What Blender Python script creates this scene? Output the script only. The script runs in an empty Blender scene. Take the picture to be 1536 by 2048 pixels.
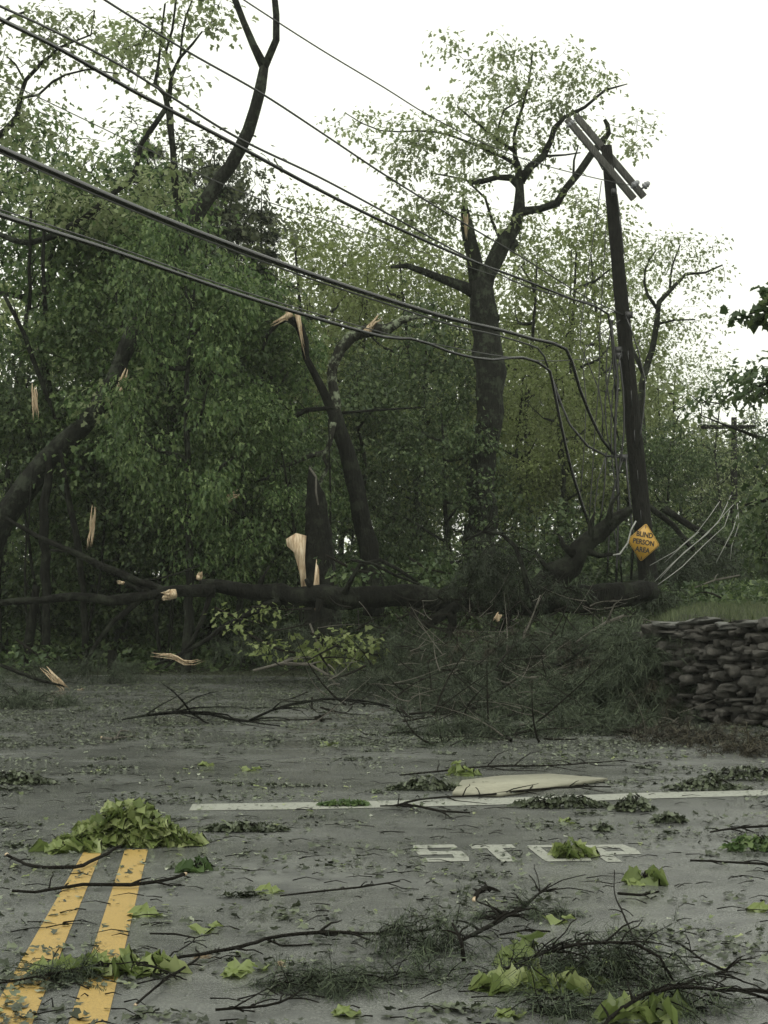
import bpy, math, random
import numpy as np
from mathutils import Vector
R = math.radians
rng = np.random.default_rng(7)
rnd = random.Random(7)
sc = bpy.context.scene
C = sc.collection

# ------------------------------------------------------------------ camera, sky, sun, exposure
F = 3200.0; CX, CY = 768.0, 1024.0; HOR = 1180.0; CAMZ = 1.7
PITCH = math.atan((HOR - CY) / F)
cam = bpy.data.cameras.new('camera'); camo = bpy.data.objects.new('camera', cam); C.objects.link(camo)
camo.location = (0, 0, CAMZ); camo.rotation_euler = (R(90) + PITCH, 0, 0)
cam.sensor_fit = 'VERTICAL'; cam.sensor_height = 36; cam.lens = F * 36 / 2048
cam.clip_start = 0.05; cam.clip_end = 3000
sc.camera = camo
world = bpy.data.worlds.new('World'); sc.world = world; world.use_nodes = True
nt = world.node_tree; bg = nt.nodes['Background']
sky = nt.nodes.new('ShaderNodeTexSky'); sky.sky_type = 'NISHITA'; sky.sun_disc = False
SUN_EL, SUN_ROT = R(58), R(200)
sky.sun_elevation = SUN_EL; sky.sun_rotation = SUN_ROT; sky.air_density = 1.5; sky.dust_density = 6
hs = nt.nodes.new('ShaderNodeHueSaturation'); hs.inputs['Saturation'].default_value = 0.1
mx = nt.nodes.new('ShaderNodeMix'); mx.data_type = 'RGBA'; mx.inputs['Factor'].default_value = 0.75
mx.inputs[7].default_value = (12.0, 12.3, 10.9, 1)          # the even white overcast
nt.links.new(sky.outputs[0], hs.inputs['Color']); nt.links.new(hs.outputs[0], mx.inputs[6])
nt.links.new(mx.outputs[2], bg.inputs['Color']); bg.inputs['Strength'].default_value = 0.12
sun = bpy.data.lights.new('sun', 'SUN'); sun.energy = 0.6; sun.angle = R(25); sun.color = (1, .97, .92)
suno = bpy.data.objects.new('sun', sun); C.objects.link(suno)
suno.rotation_euler = (R(90) - SUN_EL, 0, math.pi - SUN_ROT)
sc.view_settings.view_transform = 'Standard'; sc.view_settings.look = 'None'
sc.view_settings.exposure = 0.0; sc.view_settings.gamma = 1
cy = sc.cycles
cy.max_bounces = 5; cy.diffuse_bounces = 3; cy.glossy_bounces = 2; cy.transmission_bounces = 3; cy.transparent_max_bounces = 8
cy.use_denoising = True; cy.caustics_reflective = False; cy.caustics_refractive = False
try: cy.denoiser = 'OPENIMAGEDENOISE'
except Exception: pass

# ------------------------------------------------------------------ helpers
cp, sp = math.cos(PITCH), math.sin(PITCH)
def at(x, y, D):
    dx, dy = (x - CX) / F, (CY - y) / F
    d = np.array([dx, cp - dy * sp, sp + dy * cp]); t = D / d[1]
    return np.array([0, 0, CAMZ]) + d * t
def gr(x, y, z=0.0):
    dx, dy = (x - CX) / F, (CY - y) / F
    d = np.array([dx, cp - dy * sp, sp + dy * cp]); t = (z - CAMZ) / d[2]
    return np.array([0, 0, CAMZ]) + d * t
def unit(v):
    v = np.asarray(v, float); return v / np.maximum(np.linalg.norm(v, axis=-1, keepdims=True), 1e-9)
def spline(pts, rad, step):
    """Catmull-Rom through pts (n,3) with radii, resampled about every step metres"""
    p = np.asarray(pts, float); r = np.asarray(rad, float)
    if len(p) == 2: p = np.array([p[0], (p[0] + p[1]) / 2, p[1]]); r = np.array([r[0], (r[0] + r[1]) / 2, r[1]])
    q = np.vstack([2 * p[0] - p[1], p, 2 * p[-1] - p[-2]]); rr = np.concatenate([[r[0]], r, [r[-1]]])
    P, Q = [], []
    for i in range(1, len(q) - 2):
        n = max(1, int(np.linalg.norm(q[i + 1] - q[i]) / step))
        for k in range(n):
            t = k / n
            a = q[i - 1:i + 3]
            P.append(.5 * (2 * a[1] + (a[2] - a[0]) * t + (2 * a[0] - 5 * a[1] + 4 * a[2] - a[3]) * t * t + (3 * a[1] - a[0] - 3 * a[2] + a[3]) * t ** 3))
            Q.append(rr[i] * (1 - t) + rr[i + 1] * t)
    P.append(p[-1]); Q.append(r[-1])
    return np.array(P), np.array(Q)
class MB:
    def __init__(s): s.V = []; s.L = []; s.S = []; s.n = 0
    def add(s, V, faces):
        s.V.append(np.asarray(V, float)); 
        s.L.append(np.concatenate([np.asarray(f) for f in faces]) + s.n); s.S.append(np.array([len(f) for f in faces]))
        s.n += len(V)
    def addq(s, V, Fa):      # Fa (m,k) array
        s.V.append(V); s.L.append((Fa + s.n).ravel()); s.S.append(np.full(len(Fa), Fa.shape[1])); s.n += len(V)
    def tube(s, P, r, sides=6, rough=0.0, cap=True, flat=1.0):
        P = np.asarray(P, float); n = len(P); r = np.broadcast_to(np.asarray(r, float), (n,))
        T = unit(np.gradient(P, axis=0)); u = np.cross(T[0], [0.3, 0.5, 0.8]); u = unit(u)
        a = np.arange(sides) * 2 * math.pi / sides
        ca, sa = np.cos(a), np.sin(a); rings = np.empty((n, sides, 3))
        if rough: jit = 1 + rough * (rng.normal(size=(1, sides)) * .6 + rng.normal(size=(n, sides)) * .55)
        for i in range(n):
            u = unit(u - T[i] * np.dot(u, T[i])); v = np.cross(T[i], u)
            rad = r[i] * (jit[i if i < len(jit) else 0] if rough else np.ones(sides))
            rings[i] = P[i] + (ca * rad)[:, None] * u + (sa * rad * flat)[:, None] * v
        V = rings.reshape(-1, 3)
        i = np.arange(n - 1)[:, None] * sides; j = np.arange(sides)[None]; k = (j + 1) % sides
        Fq = np.stack([i + j, i + k, i + sides + k, i + sides + j], -1).reshape(-1, 4)
        s.addq(V, Fq)
        if cap:
            o = s.n - len(V)
            s.L.append(np.arange(sides)[::-1] + o); s.S.append(np.array([sides]))
            s.L.append(np.arange(sides) + o + (n - 1) * sides); s.S.append(np.array([sides]))
    def box(s, c, h, rot=None):
        V = np.array([[x, y, z] for x in (-1, 1) for y in (-1, 1) for z in (-1, 1)], float) * np.asarray(h)
        if rot is not None: V = V @ np.asarray(rot).T
        s.addq(V + np.asarray(c), np.array([[0, 1, 3, 2], [4, 6, 7, 5], [0, 4, 5, 1], [2, 3, 7, 6], [0, 2, 6, 4], [1, 5, 7, 3]]))
    def leaves(s, P, A, size, shape='kite', up=None):
        P = np.asarray(P); A = unit(A); N = len(P)
        if N == 0: return
        up = np.array([0, 0, 1.]) + rng.normal(size=(N, 3)) * .45 if up is None else up
        S = unit(np.cross(A, up)); Nn = np.cross(S, A)
        T, Fc = LEAF[shape]
        V = P[:, None] + np.asarray(size).reshape(-1, 1, 1) * (T[None, :, 0:1] * S[:, None] + T[None, :, 1:2] * A[:, None] + T[None, :, 2:3] * Nn[:, None])
        k = len(T); off = (np.arange(N) * k)[:, None]
        base = s.n; s.V.append(V.reshape(-1, 3)); s.n += N * k
        for f in Fc:
            s.L.append((off + np.asarray(f)[None] + base).ravel()); s.S.append(np.full(N, len(f)))
    def merge(s, o):
        s.V += o.V; s.L += [l + s.n for l in o.L]; s.S += o.S; s.m0 = sum(len(x) for x in s.S) - sum(len(x) for x in o.S); s.n += o.n; return s
    def build(s, name, mat, parent=None, loc=None, smooth=False, mat2=None):
        me = bpy.data.meshes.new(name); V = np.concatenate(s.V)
        if loc is not None: V = V - np.asarray(loc)
        L = np.concatenate(s.L).astype(np.int32); S = np.concatenate(s.S).astype(np.int32)
        me.vertices.add(len(V)); me.vertices.foreach_set('co', V.astype(np.float32).ravel())
        me.loops.add(len(L)); me.loops.foreach_set('vertex_index', L)
        me.polygons.add(len(S)); me.polygons.foreach_set('loop_start', np.concatenate([[0], np.cumsum(S)[:-1]]).astype(np.int32))
        me.polygons.foreach_set('loop_total', S)
        if smooth: me.polygons.foreach_set('use_smooth', np.ones(len(S), bool))
        if mat2 is not None: me.materials.append(mat); me.materials.append(mat2); ix = np.zeros(len(S), np.int32); ix[s.m0:] = 1; me.polygons.foreach_set('material_index', ix)
        me.update(calc_edges=True)
        if mat2 is None: me.materials.append(mat)
        o = bpy.data.objects.new(name, me); C.objects.link(o)
        if parent is not None: o.parent = parent
        elif loc is not None: o.location = loc
        return o
ml = [(.2, -.1), (.24, .04), (.5, .06), (.42, .26), (.6, .46), (.4, .52), (.26, .74)]
def maple():
    zf = lambda u, v, k: k * abs(u) + .12 * math.sin(v * 9 + u * 5) - .55 * max(0, v - .35) ** 2 - .3 * u * u
    rib = [(0, 0), (0, .3), (0, .62), (0, 1)]
    T = [(u, v, zf(u, v, 0)) for u, v in rib] + [(u, v, zf(u, v, .35)) for u, v in ml] + [(-u, v, zf(-u, v, .2)) for u, v in ml]
    a, b = 4, 11
    return np.array(T), [[0, a, a + 1, a + 2, 1], [1, a + 2, a + 3, a + 4, 2], [2, a + 4, a + 5, a + 6, 3], [0, 1, b + 2, b + 1, b], [1, 2, b + 4, b + 3, b + 2], [2, 3, b + 6, b + 5, b + 4]]
LEAF = {'kite': (np.array([(0, 0, 0), (-.42, .45, .13), (0, 1, -.12), (.42, .5, .16)]), [[0, 3, 2], [0, 2, 1]]),
        'tri': (np.array([(0, 0, 0), (.5, .08, .14), (.2, .42, .05), (.34, .72, .0), (0, 1.05, -.2), (-.32, .66, 0), (-.2, .4, .05), (-.5, .1, .12), (0, .5, -.05)]), [[0, 1, 2, 8], [8, 2, 3, 4], [8, 4, 5, 6], [8, 6, 7, 0]]),
        'needle': (np.array([(-.028, 0, 0), (.028, 0, 0), (.012, 1, -.16), (-.012, 1, -.16)]), [[0, 1, 2, 3]]),
        'needlew': (np.array([(-.05, 0, 0), (.05, 0, 0), (.02, 1, -.15), (-.02, 1, -.15)]), [[0, 1, 2, 3]]),
        'blade': (np.array([(-.04, 0, 0), (.04, 0, 0), (0, 1, .25)]), [[0, 1, 2]]),
        'maple': maple()}
def tag(o, label=None, cat=None, group=None, kind=None):
    if label: o['label'] = label
    if cat: o['category'] = cat
    if group: o['group'] = group
    if kind: o['kind'] = kind
    return o
def thing(name, loc, label, cat, group=None):
    o = bpy.data.objects.new(name, None); C.objects.link(o); o.location = Vector([float(v) for v in loc]); o.empty_display_size = .2
    return tag(o, label, cat, group)
def copy_thing(src, loc, rz=0, s=1.0, sz=None, label=None):
    o = src.copy(); C.objects.link(o); o.location = Vector([float(v) for v in loc]); o.rotation_euler = (0, 0, rz); o.scale = (s, s, sz or s)
    if label: o['label'] = label
    for ch in list(src.children):
        c = ch.copy(); C.objects.link(c); c.parent = o
        for g in ch.children:
            d = g.copy(); C.objects.link(d); d.parent = c
    return o

# ------------------------------------------------------------------ materials
def mat(name, rough=.6, spec=.5):
    m = bpy.data.materials.new(name); m.use_nodes = True; n = m.node_tree; b = n.nodes['Principled BSDF']
    b.inputs['Roughness'].default_value = rough; b.inputs['Specular IOR Level'].default_value = spec
    return m, n, b
def N(n, t, **kw):
    x = n.nodes.new(t)
    for k, v in kw.items():
        if k in x.inputs: x.inputs[k].default_value = v
        else: setattr(x, k, v)
    return x
def ramp(n, stops, src):
    r = n.nodes.new('ShaderNodeValToRGB'); e = r.color_ramp.elements
    while len(e) < len(stops): e.new(.5)
    for q, (p, c) in zip(e, stops): q.position = p; q.color = (*c, 1)
    n.links.new(src, r.inputs[0]); return r
def coords(n, scale=(1, 1, 1)):
    g = n.nodes.new('ShaderNodeTexCoord'); mp = n.nodes.new('ShaderNodeMapping'); mp.inputs['Scale'].default_value = scale
    n.links.new(g.outputs['Object'], mp.inputs[0]); return mp.outputs[0]
def noise(n, co, scale, detail=4, rough=.6):
    x = N(n, 'ShaderNodeTexNoise', Scale=scale, Detail=detail, Roughness=rough); n.links.new(co, x.inputs['Vector']); return x.outputs[0]
def bump(n, b, h, strength=.4, dist=.02):
    u = N(n, 'ShaderNodeBump', Strength=strength, Distance=dist); n.links.new(h, u.inputs['Height']); n.links.new(u.outputs[0], b.inputs['Normal'])
def leafmat(name, c1, c2, c3, trans=.3, rough=.45):
    m, n, b = mat(name, rough, .35)
    g = n.nodes.new('ShaderNodeNewGeometry'); r = ramp(n, [(0, c1), (.55, c2), (1, c3)], g.outputs['Random Per Island'])
    nz = noise(n, coords(n), .35, 2)           # whole sprays differ in tone, as species and age do
    hsn = n.nodes.new('ShaderNodeHueSaturation'); mr = N(n, 'ShaderNodeMapRange'); mr.inputs[1].default_value = .3; mr.inputs[2].default_value = .7
    mr.inputs[3].default_value = .65; mr.inputs[4].default_value = 1.35
    n.links.new(nz, mr.inputs[0]); n.links.new(mr.outputs[0], hsn.inputs['Value']); n.links.new(r.outputs[0], hsn.inputs['Color'])
    n.links.new(hsn.outputs[0], b.inputs['Base Color'])
    t = n.nodes.new('ShaderNodeBsdfTranslucent'); n.links.new(hsn.outputs[0], t.inputs[0])
    mxs = n.nodes.new('ShaderNodeMixShader'); mxs.inputs[0].default_value = trans
    n.links.new(b.outputs[0], mxs.inputs[1]); n.links.new(t.outputs[0], mxs.inputs[2]); n.links.new(mxs.outputs[0], n.nodes['Material Output'].inputs[0])
    return m
def barkmat(name, c1, c2, c3=None, sc_=1.0):
    m, n, b = mat(name, .85, .12); co = coords(n, (1, 1, .22)); a = noise(n, co, 22 * sc_, 6, .7)
    r = ramp(n, [(.3, c1), (.7, c2)], a); out = r.outputs[0]
    if c3:
        l = noise(n, coords(n), 3.5 * sc_, 5, .7); k = ramp(n, [(.5, (0, 0, 0)), (.6, (1, 1, 1))], l)
        q = n.nodes.new('ShaderNodeMix'); q.data_type = 'RGBA'; n.links.new(k.outputs[0], q.inputs['Factor']); n.links.new(out, q.inputs[6]); q.inputs[7].default_value = (*c3, 1); out = q.outputs[2]
    n.links.new(out, b.inputs['Base Color']); bump(n, b, a, 1, .08); return m
M = {}
M['bark'] = barkmat('dark_bark', (.005, .006, .0045), (.028, .029, .022), (.05, .058, .04))
M['bark_wet'] = barkmat('wet_bark', (.003, .003, .0025), (.016, .016, .012), (.026, .03, .02))
M['bark_lichen'] = barkmat('lichen_bark', (.012, .012, .010), (.05, .05, .038), (.26, .30, .20), 1.3)
M['twig'] = barkmat('twig_bark', (.012, .011, .008), (.036, .032, .024), None, 4)
M['bare'] = barkmat('bleached_twig', (.13, .12, .10), (.3, .28, .235), None, 4)
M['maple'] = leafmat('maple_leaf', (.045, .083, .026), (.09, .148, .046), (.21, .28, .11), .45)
M['maple_dark'] = leafmat('deep_green_leaf', (.034, .060, .022), (.066, .104, .037), (.15, .20, .08), .4)  # a deeper green than the maple leaf
M['olive'] = leafmat('olive_leaf', (.13, .17, .055), (.19, .235, .08), (.27, .31, .13), .5)
M['spring'] = leafmat('spring_leaf', (.17, .22, .09), (.25, .30, .14), (.34, .38, .21), .5)
M['brown'] = leafmat('bronze_leaf', (.05, .062, .035), (.08, .095, .05), (.13, .15, .075), .45)
M['deadleaf'] = leafmat('dead_leaf', (.018, .016, .011), (.036, .031, .02), (.07, .062, .036), .1, .7)
M['needle'] = leafmat('needle_green', (.020, .030, .016), (.034, .048, .025), (.06, .08, .04), .2, .6)
M['needle_brush'] = leafmat('brush_green', (.022, .032, .018), (.044, .060, .034), (.10, .125, .07), .15, .7)
M['fresh'] = leafmat('fresh_leaf', (.12, .165, .05), (.24, .30, .10), (.40, .45, .21), .4, .35)
M['litter'] = leafmat('litter_leaf', (.026, .034, .018), (.058, .07, .04), (.14, .165, .10), .1, .35)
M['litter_pale'] = leafmat('litter_pale', (.16, .19, .12), (.25, .28, .19), (.36, .38, .30), .1, .4)
M['grass'] = leafmat('grass_blade', (.045, .065, .024), (.075, .10, .038), (.13, .15, .065), .3)
def rawwood():
    m, n, b = mat('raw_wood', .7, .3); a = noise(n, coords(n, (1, 1, .15)), 30, 5, .6)
    r = ramp(n, [(.32, (.24, .15, .085)), (.5, (.52, .40, .26)), (.72, (.74, .64, .47))], a); n.links.new(r.outputs[0], b.inputs['Base Color']); bump(n, b, a, .7, .02); return m
M['raw'] = rawwood()
def asphalt():
    m, n, b = mat('wet_asphalt', .4, .5); co = coords(n)
    a = noise(n, co, 70, 5, .95); w = noise(n, coords(n, (.8, 1.6, 1)), .55, 5, .6); w2 = noise(n, co, 3.2, 6, .7)
    r = ramp(n, [(.36, (.036, .038, .037)), (.5, (.106, .11, .104)), (.64, (.25, .256, .243))], a)
    r2 = ramp(n, [(.32, (.55, .55, .56)), (.68, (1.35, 1.35, 1.3))], w2)  # lighter and darker blotches put the patchy wet sheen into the base colour
    q = n.nodes.new('ShaderNodeMix'); q.data_type = 'RGBA'; q.blend_type = 'MULTIPLY'; q.inputs['Factor'].default_value = 1
    n.links.new(r.outputs[0], q.inputs[6]); n.links.new(r2.outputs[0], q.inputs[7]); n.links.new(q.outputs[2], b.inputs['Base Color'])
    add = N(n, 'ShaderNodeMath', operation='MULTIPLY_ADD'); n.links.new(w2, add.inputs[0]); add.inputs[1].default_value = .35; n.links.new(w, add.inputs[2])
    mr = n.nodes.new('ShaderNodeMapRange'); n.links.new(add.outputs[0], mr.inputs[0]); mr.inputs[1].default_value = .5; mr.inputs[2].default_value = .8; mr.inputs[3].default_value = .36; mr.inputs[4].default_value = .08
    n.links.new(mr.outputs[0], b.inputs['Roughness'])
    bump(n, b, a, .4, .004); return m
M['asphalt'] = asphalt()
def paint(name, c, lo, hi):
    m, n, b = mat(name, .5, .4); co = coords(n); a = noise(n, co, 26, 8, .75); a2 = noise(n, co, 130, 3, .8)
    r = ramp(n, [(.3, tuple(v * .6 for v in c)), (.6, c)], a2); n.links.new(r.outputs[0], b.inputs['Base Color'])
    k = ramp(n, [(lo, (0, 0, 0)), (hi, (1, 1, 1))], a); n.links.new(k.outputs[0], b.inputs['Alpha']); bump(n, b, a2, .5, .01); return m
M['yellow'] = paint('yellow_paint', (.46, .31, .09), .22, .36)
M['white'] = paint('white_paint', (.34, .35, .30), .30, .46)
def plain(name, c, rough=.5, metal=0, c2=None, s=20):
    m, n, b = mat(name, rough); b.inputs['Metallic'].default_value = metal
    a = noise(n, coords(n), s, 8, .8); c2 = c2 or tuple(v * .6 for v in c)
    r = ramp(n, [(.3, c2), (.65, c)], a); n.links.new(r.outputs[0], b.inputs['Base Color']); bump(n, b, a, .3 if 'stone' not in name else 1, .005 if 'stone' not in name else .06); return m
M['board'] = plain('cream_board', (.33, .32, .24), .6, 0, (.22, .215, .16), 9)
M['sign'] = plain('sign_yellow', (.58, .34, .05), .4, 0, (.46, .26, .04), 12)
M['signtext'] = plain('sign_black', (.025, .022, .018), .5)
M['polewood'] = barkmat('pole_wood', (.006, .006, .005), (.026, .025, .021))
M['armwood'] = barkmat('crossarm_wood', (.07, .068, .062), (.15, .148, .135))
M['insulator'] = plain('insulator_grey', (.28, .29, .30), .3)
M['cable'] = plain('cable_black', (.008, .008, .008), .22)
M['wire'] = plain('wire_grey', (.03, .03, .028), .35)
M['palewire'] = plain('wire_pale', (.42, .42, .39), .45)
M['metal'] = plain('galvanised', (.07, .07, .07), .5, .5)
M['stone'] = plain('field_stone', (.12, .112, .095), .8, 0, (.012, .012, .010), 6)
M['capstone'] = plain('cap_stone', (.19, .19, .17), .6, 0, (.05, .05, .042), 7)
M['core'] = plain('wall_core', (.015, .014, .012), .9)
def soil():
    m, n, b = mat('forest_soil', .9, .2); a = noise(n, coords(n), 9, 8, .7)
    r = ramp(n, [(.3, (.012, .012, .008)), (.5, (.03, .034, .018)), (.7, (.055, .065, .03))], a); n.links.new(r.outputs[0], b.inputs['Base Color']); bump(n, b, a, 1, .08); return m
M['soil'] = soil()

# ------------------------------------------------------------------ ground
def sstep(t): t = np.clip(t, 0, 1); return t * t * (3 - 2 * t)
WALL = np.array([(3.32, 21.9), (4.3, 20.6), (5.6, 19.2), (8.2, 17.0), (13., 14.5)])     # line of the stone wall
def zt(X, Y):
    X = np.asarray(X, float); Y = np.asarray(Y, float)
    xw = np.interp(Y, WALL[::-1, 1], WALL[::-1, 0])
    xb = np.where(Y < 21.9, xw + .35, 3.4 - (Y - 21.9) * .09)
    w = np.where(Y < 21.9, .3, .5 + np.clip((Y - 21.9) * .35, 0, 4))
    right = sstep((X - xb) / w) * (1.27 + np.clip(Y - 20, 0, 60) * .008) * (Y > 14.2)
    edge = 34.0 + .25 * X
    left = sstep((Y - edge) / 14) * .9
    return np.maximum(right, left) + np.clip(Y - 60, 0, 400) * .012
xs = np.unique(np.concatenate([np.linspace(-400, -20, 12), np.arange(-20, 20.01, .35), np.linspace(20.5, 400, 12)]))
ys = np.unique(np.concatenate([np.linspace(-60, 4, 4), np.arange(14, 62, .4), np.linspace(63, 600, 20), np.arange(5, 14, 1.)]))
GX, GY = np.meshgrid(xs, ys)
GZ = zt(GX, GY) + np.where(zt(GX, GY) > .03, rng.normal(size=GX.shape) * .03, 0) - .012
g = MB(); nx = len(xs)
ii = (np.arange(len(ys) - 1)[:, None] * nx + np.arange(nx - 1)[None]).ravel()
g.addq(np.stack([GX, GY, GZ], -1).reshape(-1, 3), np.stack([ii, ii + 1, ii + nx + 1, ii + nx], -1))
tag(g.build('ground', M['soil'], smooth=True), kind='structure')
# asphalt sheet: our road and the cross road (junction)
g = MB()
out = [(-60, -20), (-60, 33.5 - 15), (-30, 26), (-12, 31.2), (-4, 32.4), (0, 31), (2.6, 27), (3.3, 22.3)] + [(a - .05, b - .1) for a, b in WALL[1:]] + [(30, 8), (30, -20)]
g.add([(x, y, 0) for x, y in out], [list(range(len(out)))])
tag(g.build('road', M['asphalt']), kind='structure')
def sheet(name, quads, m, z=.004):
    b = MB()
    for q in quads:
        b.add([(p[0], p[1], z) for p in q], [list(range(len(q)))])
    return tag(b.build(name, m), kind='structure')
VP = 1180.
def lineq(xa0, xb0, ya, yb, xa1, xb1):
    return [gr(xa0, yb), gr(xb0, yb), gr(xb1, ya), gr(xa1, ya)]
# double yellow line: from below the picture to where it ends behind the leafy branch
def yl(xl_top, xr_top, xl_bot, xr_bot):
    a, b = gr(xl_top, 1700), gr(xr_top, 1700); c, d = gr(xl_bot, 2040), gr(xr_bot, 2040)
    e, f = c + (c - a) * .8, d + (d - b) * .8
    return [e, f, d, b, a, c]
sheet('center_line', [yl(170, 205, -25, 68)], M['yellow'])
sheet('center_line', [yl(250, 296, 140, 216)], M['yellow'])
sheet('stop_line', [[gr(378, 1622), gr(640, 1619), gr(1000, 1610), gr(1300, 1598), gr(1600, 1590), gr(1600, 1579), gr(1300, 1586), gr(1000, 1597), gr(640, 1605), gr(385, 1609)]], M['white'])
# the word STOP
def letter(x0, x1, strokes):
    a = gr(x0, 1725); wd = (gr(x1, 1725) - a)[0]; b = MB()
    for q in strokes:
        b.add([(a[0] + u * wd - v * .66 * .109, a[1] + v * .66 + u * wd * .109, .004) for u, v in q], [list(range(len(q)))])
    return b
LS = [[(0, .0), (.94, .0), (1, .20), (.02, .20)], [(.70, .203), (1, .203), (1, .40), (.72, .40)], [(.0, .403), (1, .403), (.98, .60), (.0, .60)], [(0, .603), (.30, .603), (.30, .80), (0, .80)], [(0, .803), (.98, .803), (.95, 1), (.06, 1)]]
LT = [[(0, .78), (1, .78), (1, 1), (0, 1)], [(.33, .0), (.69, .0), (.69, .777), (.33, .777)]]
LO = [[(.04, .02), (.96, .02), (1, .16), (0, .16)], [(0, .163), (.27, .163), (.27, .837), (0, .837)], [(.73, .163), (1, .163), (1, .837), (.73, .837)], [(0, .84), (1, .84), (.96, .98), (.04, .98)]]
LP = [[(0, .0), (.32, .0), (.32, 1), (0, 1)], [(.323, .80), (.96, .80), (.9, 1), (.323, 1)], [(.70, .60), (1, .60), (1, .797), (.70, .797)], [(.323, .40), (.95, .40), (1, .597), (.323, .597)]]
for nm, x0, x1, q in (('s', 848, 945, LS), ('t', 972, 1064, LT), ('o', 1092, 1190, LO), ('p', 1214, 1312, LP)):
    tag(letter(x0, x1, q).build('stop_lettering', M['white']), kind='structure')

# ------------------------------------------------------------------ tree machinery
def grow(base, limbs, blobs, leaf=.14, per=14, spread=.33, shape='tri', droop=.55, thin=.0, step=.35, trunk_sides=14, maxlen=2.6, twig_r=.012, gap=.25):
    """limbs: list of (pts (n,3), radii); blobs: (centre, radii3, count). -> trunk MB (limbs+twigs), leaf MB"""
    T, TW, Lf = MB(), MB(), MB(); S, SR = [], []
    for k, (p, r) in enumerate(limbs):
        P, Q = spline(p, r, step)
        big = Q.max() > .09
        Pj = P + rng.normal(size=P.shape) * (Q[:, None] * .12 if big else .012)
        T.tube(Pj, Q * (1 + rng.normal(size=len(Q)) * .05), trunk_sides if big else 6, .09 if big else .05)
        S.append(P); SR.append(Q)
    S = np.concatenate(S); SR = np.concatenate(SR)
    tg = []
    for c, rr, n in blobs:
        c = np.asarray(c, float); d = unit(rng.normal(size=(n, 3))) * (rng.random((n, 1)) ** (1 / 3.0)) ** .75
        # eat holes so the crown is uneven
        ph = rng.random(3) * 6; f = np.sin(d[:, 0] * 5 + ph[0]) * np.sin(d[:, 2] * 5 + ph[1]) * np.sin(d[:, 1] * 4 + ph[2])
        d = d[f > -gap]
        tg.append(c + d * np.asarray(rr))
    if tg:
        tg = np.concatenate(tg)
        d0 = np.array([np.min(np.sum((S - t) ** 2, 1)) for t in tg]); tg = tg[np.argsort(d0)]
        P_l, A_l = [], []
        buf = np.empty((len(S) + len(tg) * 5, 3)); buf[:len(S)] = S; n = len(S)
        for t in tg:
            dd = np.sum((buf[:n] - t) ** 2, 1) + .6 * np.maximum(buf[:n, 2] - t[2], 0) ** 2
            s0 = buf[np.argmin(dd)].copy(); L = np.linalg.norm(t - s0)
            mid = (s0 + t) / 2 + rng.normal(size=3) * L * .13 + np.array([0, 0, -.06 * L])
            u = np.linspace(0, 1, 5)[:, None]; path = (1 - u) ** 2 * s0 + 2 * u * (1 - u) * mid + u * u * t
            path[1:-1] += rng.normal(size=(3, 3)) * .03 * L
            TW.tube(path, np.linspace(twig_r * (1 + .5 * L), twig_r * .4, 5), 3 if L < 1.2 else 4, cap=False)
            buf[n:n + 4] = path[1:]; n += 4
            k = max(2, int(per * rng.uniform(.5, 1.4))) if rng.random() > thin else 0
            w = rng.random(k); seg = s0 + (t - s0) * (.35 + .75 * w)[:, None] if L < .8 else t + 0 * w[:, None]
            off = rng.normal(size=(k, 3)) * spread * np.array([1, 1, .5])
            P_l.append(seg + off); A_l.append(unit(off + 1e-3) + np.array([0, 0, -droop]) + rng.normal(size=(k, 3)) * .4)
        P_l = np.concatenate(P_l); A_l = np.concatenate(A_l)
        Lf.leaves(P_l, A_l, leaf * rng.uniform(.55, 1.25, len(P_l)), shape)
    return T, TW, Lf
def px_limb(rows, D, D1=None):
    """rows: (x, y, width px[, depth])"""
    pts, rad = [], []
    for i, q in enumerate(rows):
        d = q[3] if len(q) > 3 else (D if D1 is None else D + (D1 - D) * i / (len(rows) - 1))
        pts.append(at(q[0], q[1], d)); rad.append(q[2] / 2 * d / F)
    return np.array(pts), np.array(rad)
def px_blob(x, y, rx, ry, n, D, dz=1.2):
    return at(x, y, D), (rx * D / F, dz, ry * D / F), n
def tree_thing(name, label, cat, base, limbs, blobs, bark, leafm, group=None, broken=(), **kw):
    t = thing(name, base, label, cat, group)
    T, TW, Lf = grow(base, limbs, blobs, **kw)
    T.build('trunk', bark, t, base, smooth=True)
    if Lf.n: Lf.merge(TW).build('crown', leafm, t, base, mat2=M['twig'])
    for p, d, r, l in broken:
        splinter(p, d, r, l).build('broken_end', M['raw'], t, base)
    return t
def shards(b, P, w, n=6):
    """torn wood along the path P: ragged strands of unequal length lying together"""
    P = np.asarray(P, float); L = np.linalg.norm(P[-1] - P[0]); d = unit(P[-1] - P[0]); u = unit(np.cross(d, [0.1, 1, 0.1]))
    for k in range(n):
        a0, a1 = (rng.uniform(0, .3), rng.uniform(.7, 1.0)) if k else (0, 1); t_ = np.linspace(a0, a1, 6); tt = np.linspace(0, 1, len(P))
        q = np.stack([np.interp(t_, tt, P[:, i]) for i in range(3)], 1) + u * (k / (n - 1) - .5) * w * .9 + rng.normal(size=(6, 3)) * w * .07 + np.array([0, 1, 0]) * rng.normal() * w * .15
        rr = w * rng.uniform(.12, .26) * np.array([.25, .8, 1, 1, .7, .1]); b.tube(q, rr, 5, .25, flat=.6)
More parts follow.
